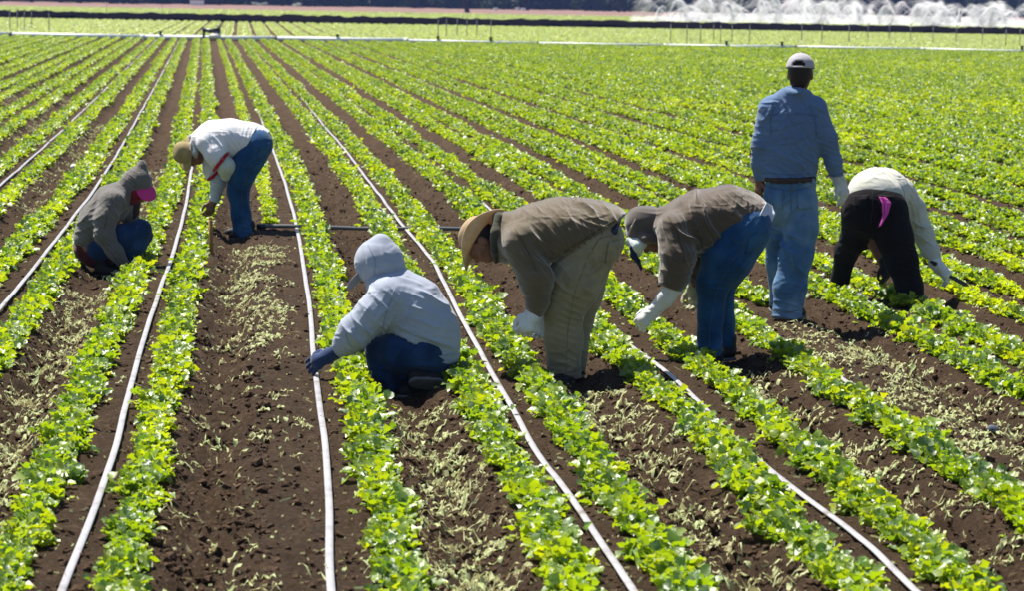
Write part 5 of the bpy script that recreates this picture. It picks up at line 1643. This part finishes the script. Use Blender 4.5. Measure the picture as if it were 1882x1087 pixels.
patch(f, g_t, [(1614, 358), (1642, 360), (1640, 390), (1617, 391)], BLK)
seam(f, g_t, [(1604, 345), (1604, 380), (1600, 414)], TH_K2, .003)
seam(f, g_s, [(1650, 332), (1662, 352), (1664, 380)], mat_plain('off_white_thread', (.40, .40, .35), .9), .0035)
f.mesh('glove', [*hand_prims(f.J(1724, 490, .34), (.72, -.15, -.62), (-.2, .5, -.8), -1, .8, 1.08, 1.2), f.T([(1718, 482, .36, 12), (1726, 493, .34, 11)])], G_WHITE, vox=.005, wr=.001)
f.mesh('glove', [*hand_prims(f.J(1624, 486, .42), (.3, 0, -.9), (-.5, .5, 0), 1, .6, 1.0, 1.1)], G_DARK, vox=.006)
f.mesh('cuff_band', [f.T([(1712, 481, .33, 3.5), (1718, 485, .30, 3.5), (1727, 484, .34, 3)])], G_DARK, vox=.006)
shoe(f, f.J(1546, 540, .38) * [1, 1, 0] + [0, 0, .03], f.J(1528, 530, .46) * [1, 1, 0] + [0, 0, .03])
shoe(f, f.J(1682, 566, -.12) * [1, 1, 0] + [0, 0, -.01], f.J(1690, 566, .14) * [1, 1, 0] + [0, 0, -.01])
K_ = f

# ------------------------------------------------------------------ things in hands and litter
def world(fig, p): return fig.root.matrix_basis @ Vector(p)


kn = empty('knife', tuple(Vector((K_.root.location)) + Matrix.Rotation(-YAW, 3, 'Z') @ Vector(K_.J(1752, 511, .30))), -YAW)
tag(kn, 'dark knife in the white glove of the worker in black trousers', 'knife')
kd = K_.J(1782, 527, .28) - K_.J(1752, 511, .30)
tube('handle', [-kd * .75, kd * .05], .013, M_BLACKP, kn, 8)
bl = np.array([[0, -.0015, .012], [0, .0015, .012]])
e1 = kd / np.linalg.norm(kd); nn_ = np.cross(e1, [0, 1, 0]); nn_ /= np.linalg.norm(nn_)
LB = np.linalg.norm(kd)
vb = []
for yy in (-.0015, .0015):
    for (a, b) in ((0, -.016), (LB * .7, -.018), (LB, 0), (LB * .7, .014), (0, .014)):
        vb.append(e1 * a + nn_ * b + np.array([0, yy, 0]))
vb = np.array(vb)
fb = [(0, 1, 2, 3), (0, 3, 4, 4), (5, 8, 7, 6), (5, 9, 8, 8)] + [(i, i + 5, (i + 1) % 5 + 5, (i + 1) % 5) for i in range(5)]
me = bpy.data.meshes.new('blade'); me.from_pydata([tuple(v) for v in vb], [], [tuple(dict.fromkeys(q)) for q in fb]); me.materials.append(M_STEEL)
link(bpy.data.objects.new('blade', me), kn)

su, sv = ground_uv(389, 474, -.04)
st = empty('wooden_stake', (su, sv, -.05)); tag(st, 'thin tan wooden stake below the bare hand of the white-shirted worker', 'stake')
tube('stake_shaft', [(0, 0, -.06), (-.004, 0, .16), (-.012, .0, .33)], [.018, .018, .017], M_WOOD, st, 6)
tube('stake_point', [(-.012, 0, .33), (-.013, 0, .35)], [.017, .010], M_WOOD, st, 6)


def crumple(name, u, v, s_, mat, label, cat, seed, flat=.7):
    r = np.random.default_rng(seed)
    V, Fq = surface_nets(lambda P: d_ell(P, (0, 0, 0), (s_, s_ * .8, s_ * flat)) - s_ * .25 * sum(np.sin(P @ (r2_ / s_) + p_) for r2_, p_ in [(np.array([2.1, .7, 1.3], np.float32), 1.), (np.array([-1.2, 2.6, .4], np.float32), 2.), (np.array([.3, -1.5, 2.9], np.float32), .5)]) * .5, (-s_ * 1.4,) * 3, (s_ * 1.4,) * 3, s_ / 7)
    V[:, 2] -= V[:, 2].min()
    o = np_mesh(name, V, Fq, mat, smooth=False)
    o.location = (u, v, float(soil_z(u, v)) - .004)
    return tag(o, label, cat)


crumple('paper_scrap', *ground_uv(137, 313, -.08), .055, M_PAPER, 'crumpled white paper scrap on the bare furrow at left', 'paper', 3, .6)
crumple('stone', *ground_uv(1822, 826, -.07), .032, M_STONE, 'dark bluish stone among wilted leaves at the right edge', 'stone', 4, .62)

# ------------------------------------------------------------------ haze over the far fields
hz = bpy.data.meshes.new('haze')
x0, x1, y0, y1, z0_, z1_ = -260, 420, -12, 700, -1.35, 24
hv = [(x, y, z) for x in (x0, x1) for y in (y0, y1) for z in (z0_, z1_)]
hz.from_pydata(hv, [], [(0, 1, 3, 2), (4, 6, 7, 5), (0, 4, 5, 1), (2, 3, 7, 6), (0, 2, 6, 4), (1, 5, 7, 3)])
m = bpy.data.materials.new('haze'); m.use_nodes = True
m.node_tree.nodes.remove(m.node_tree.nodes['Principled BSDF'])
pv = m.node_tree.nodes.new('ShaderNodeVolumePrincipled')
pv.inputs['Color'].default_value = (.30, .45, 1.0, 1)
pv.inputs['Density'].default_value = .00022
m.node_tree.links.new(pv.outputs[0], m.node_tree.nodes['Material Output'].inputs['Volume'])
hz.materials.append(m)
if HAZE:
    tag(link(bpy.data.objects.new('haze', hz)), 'thin bluish air over the far fields', None, None, 'stuff')
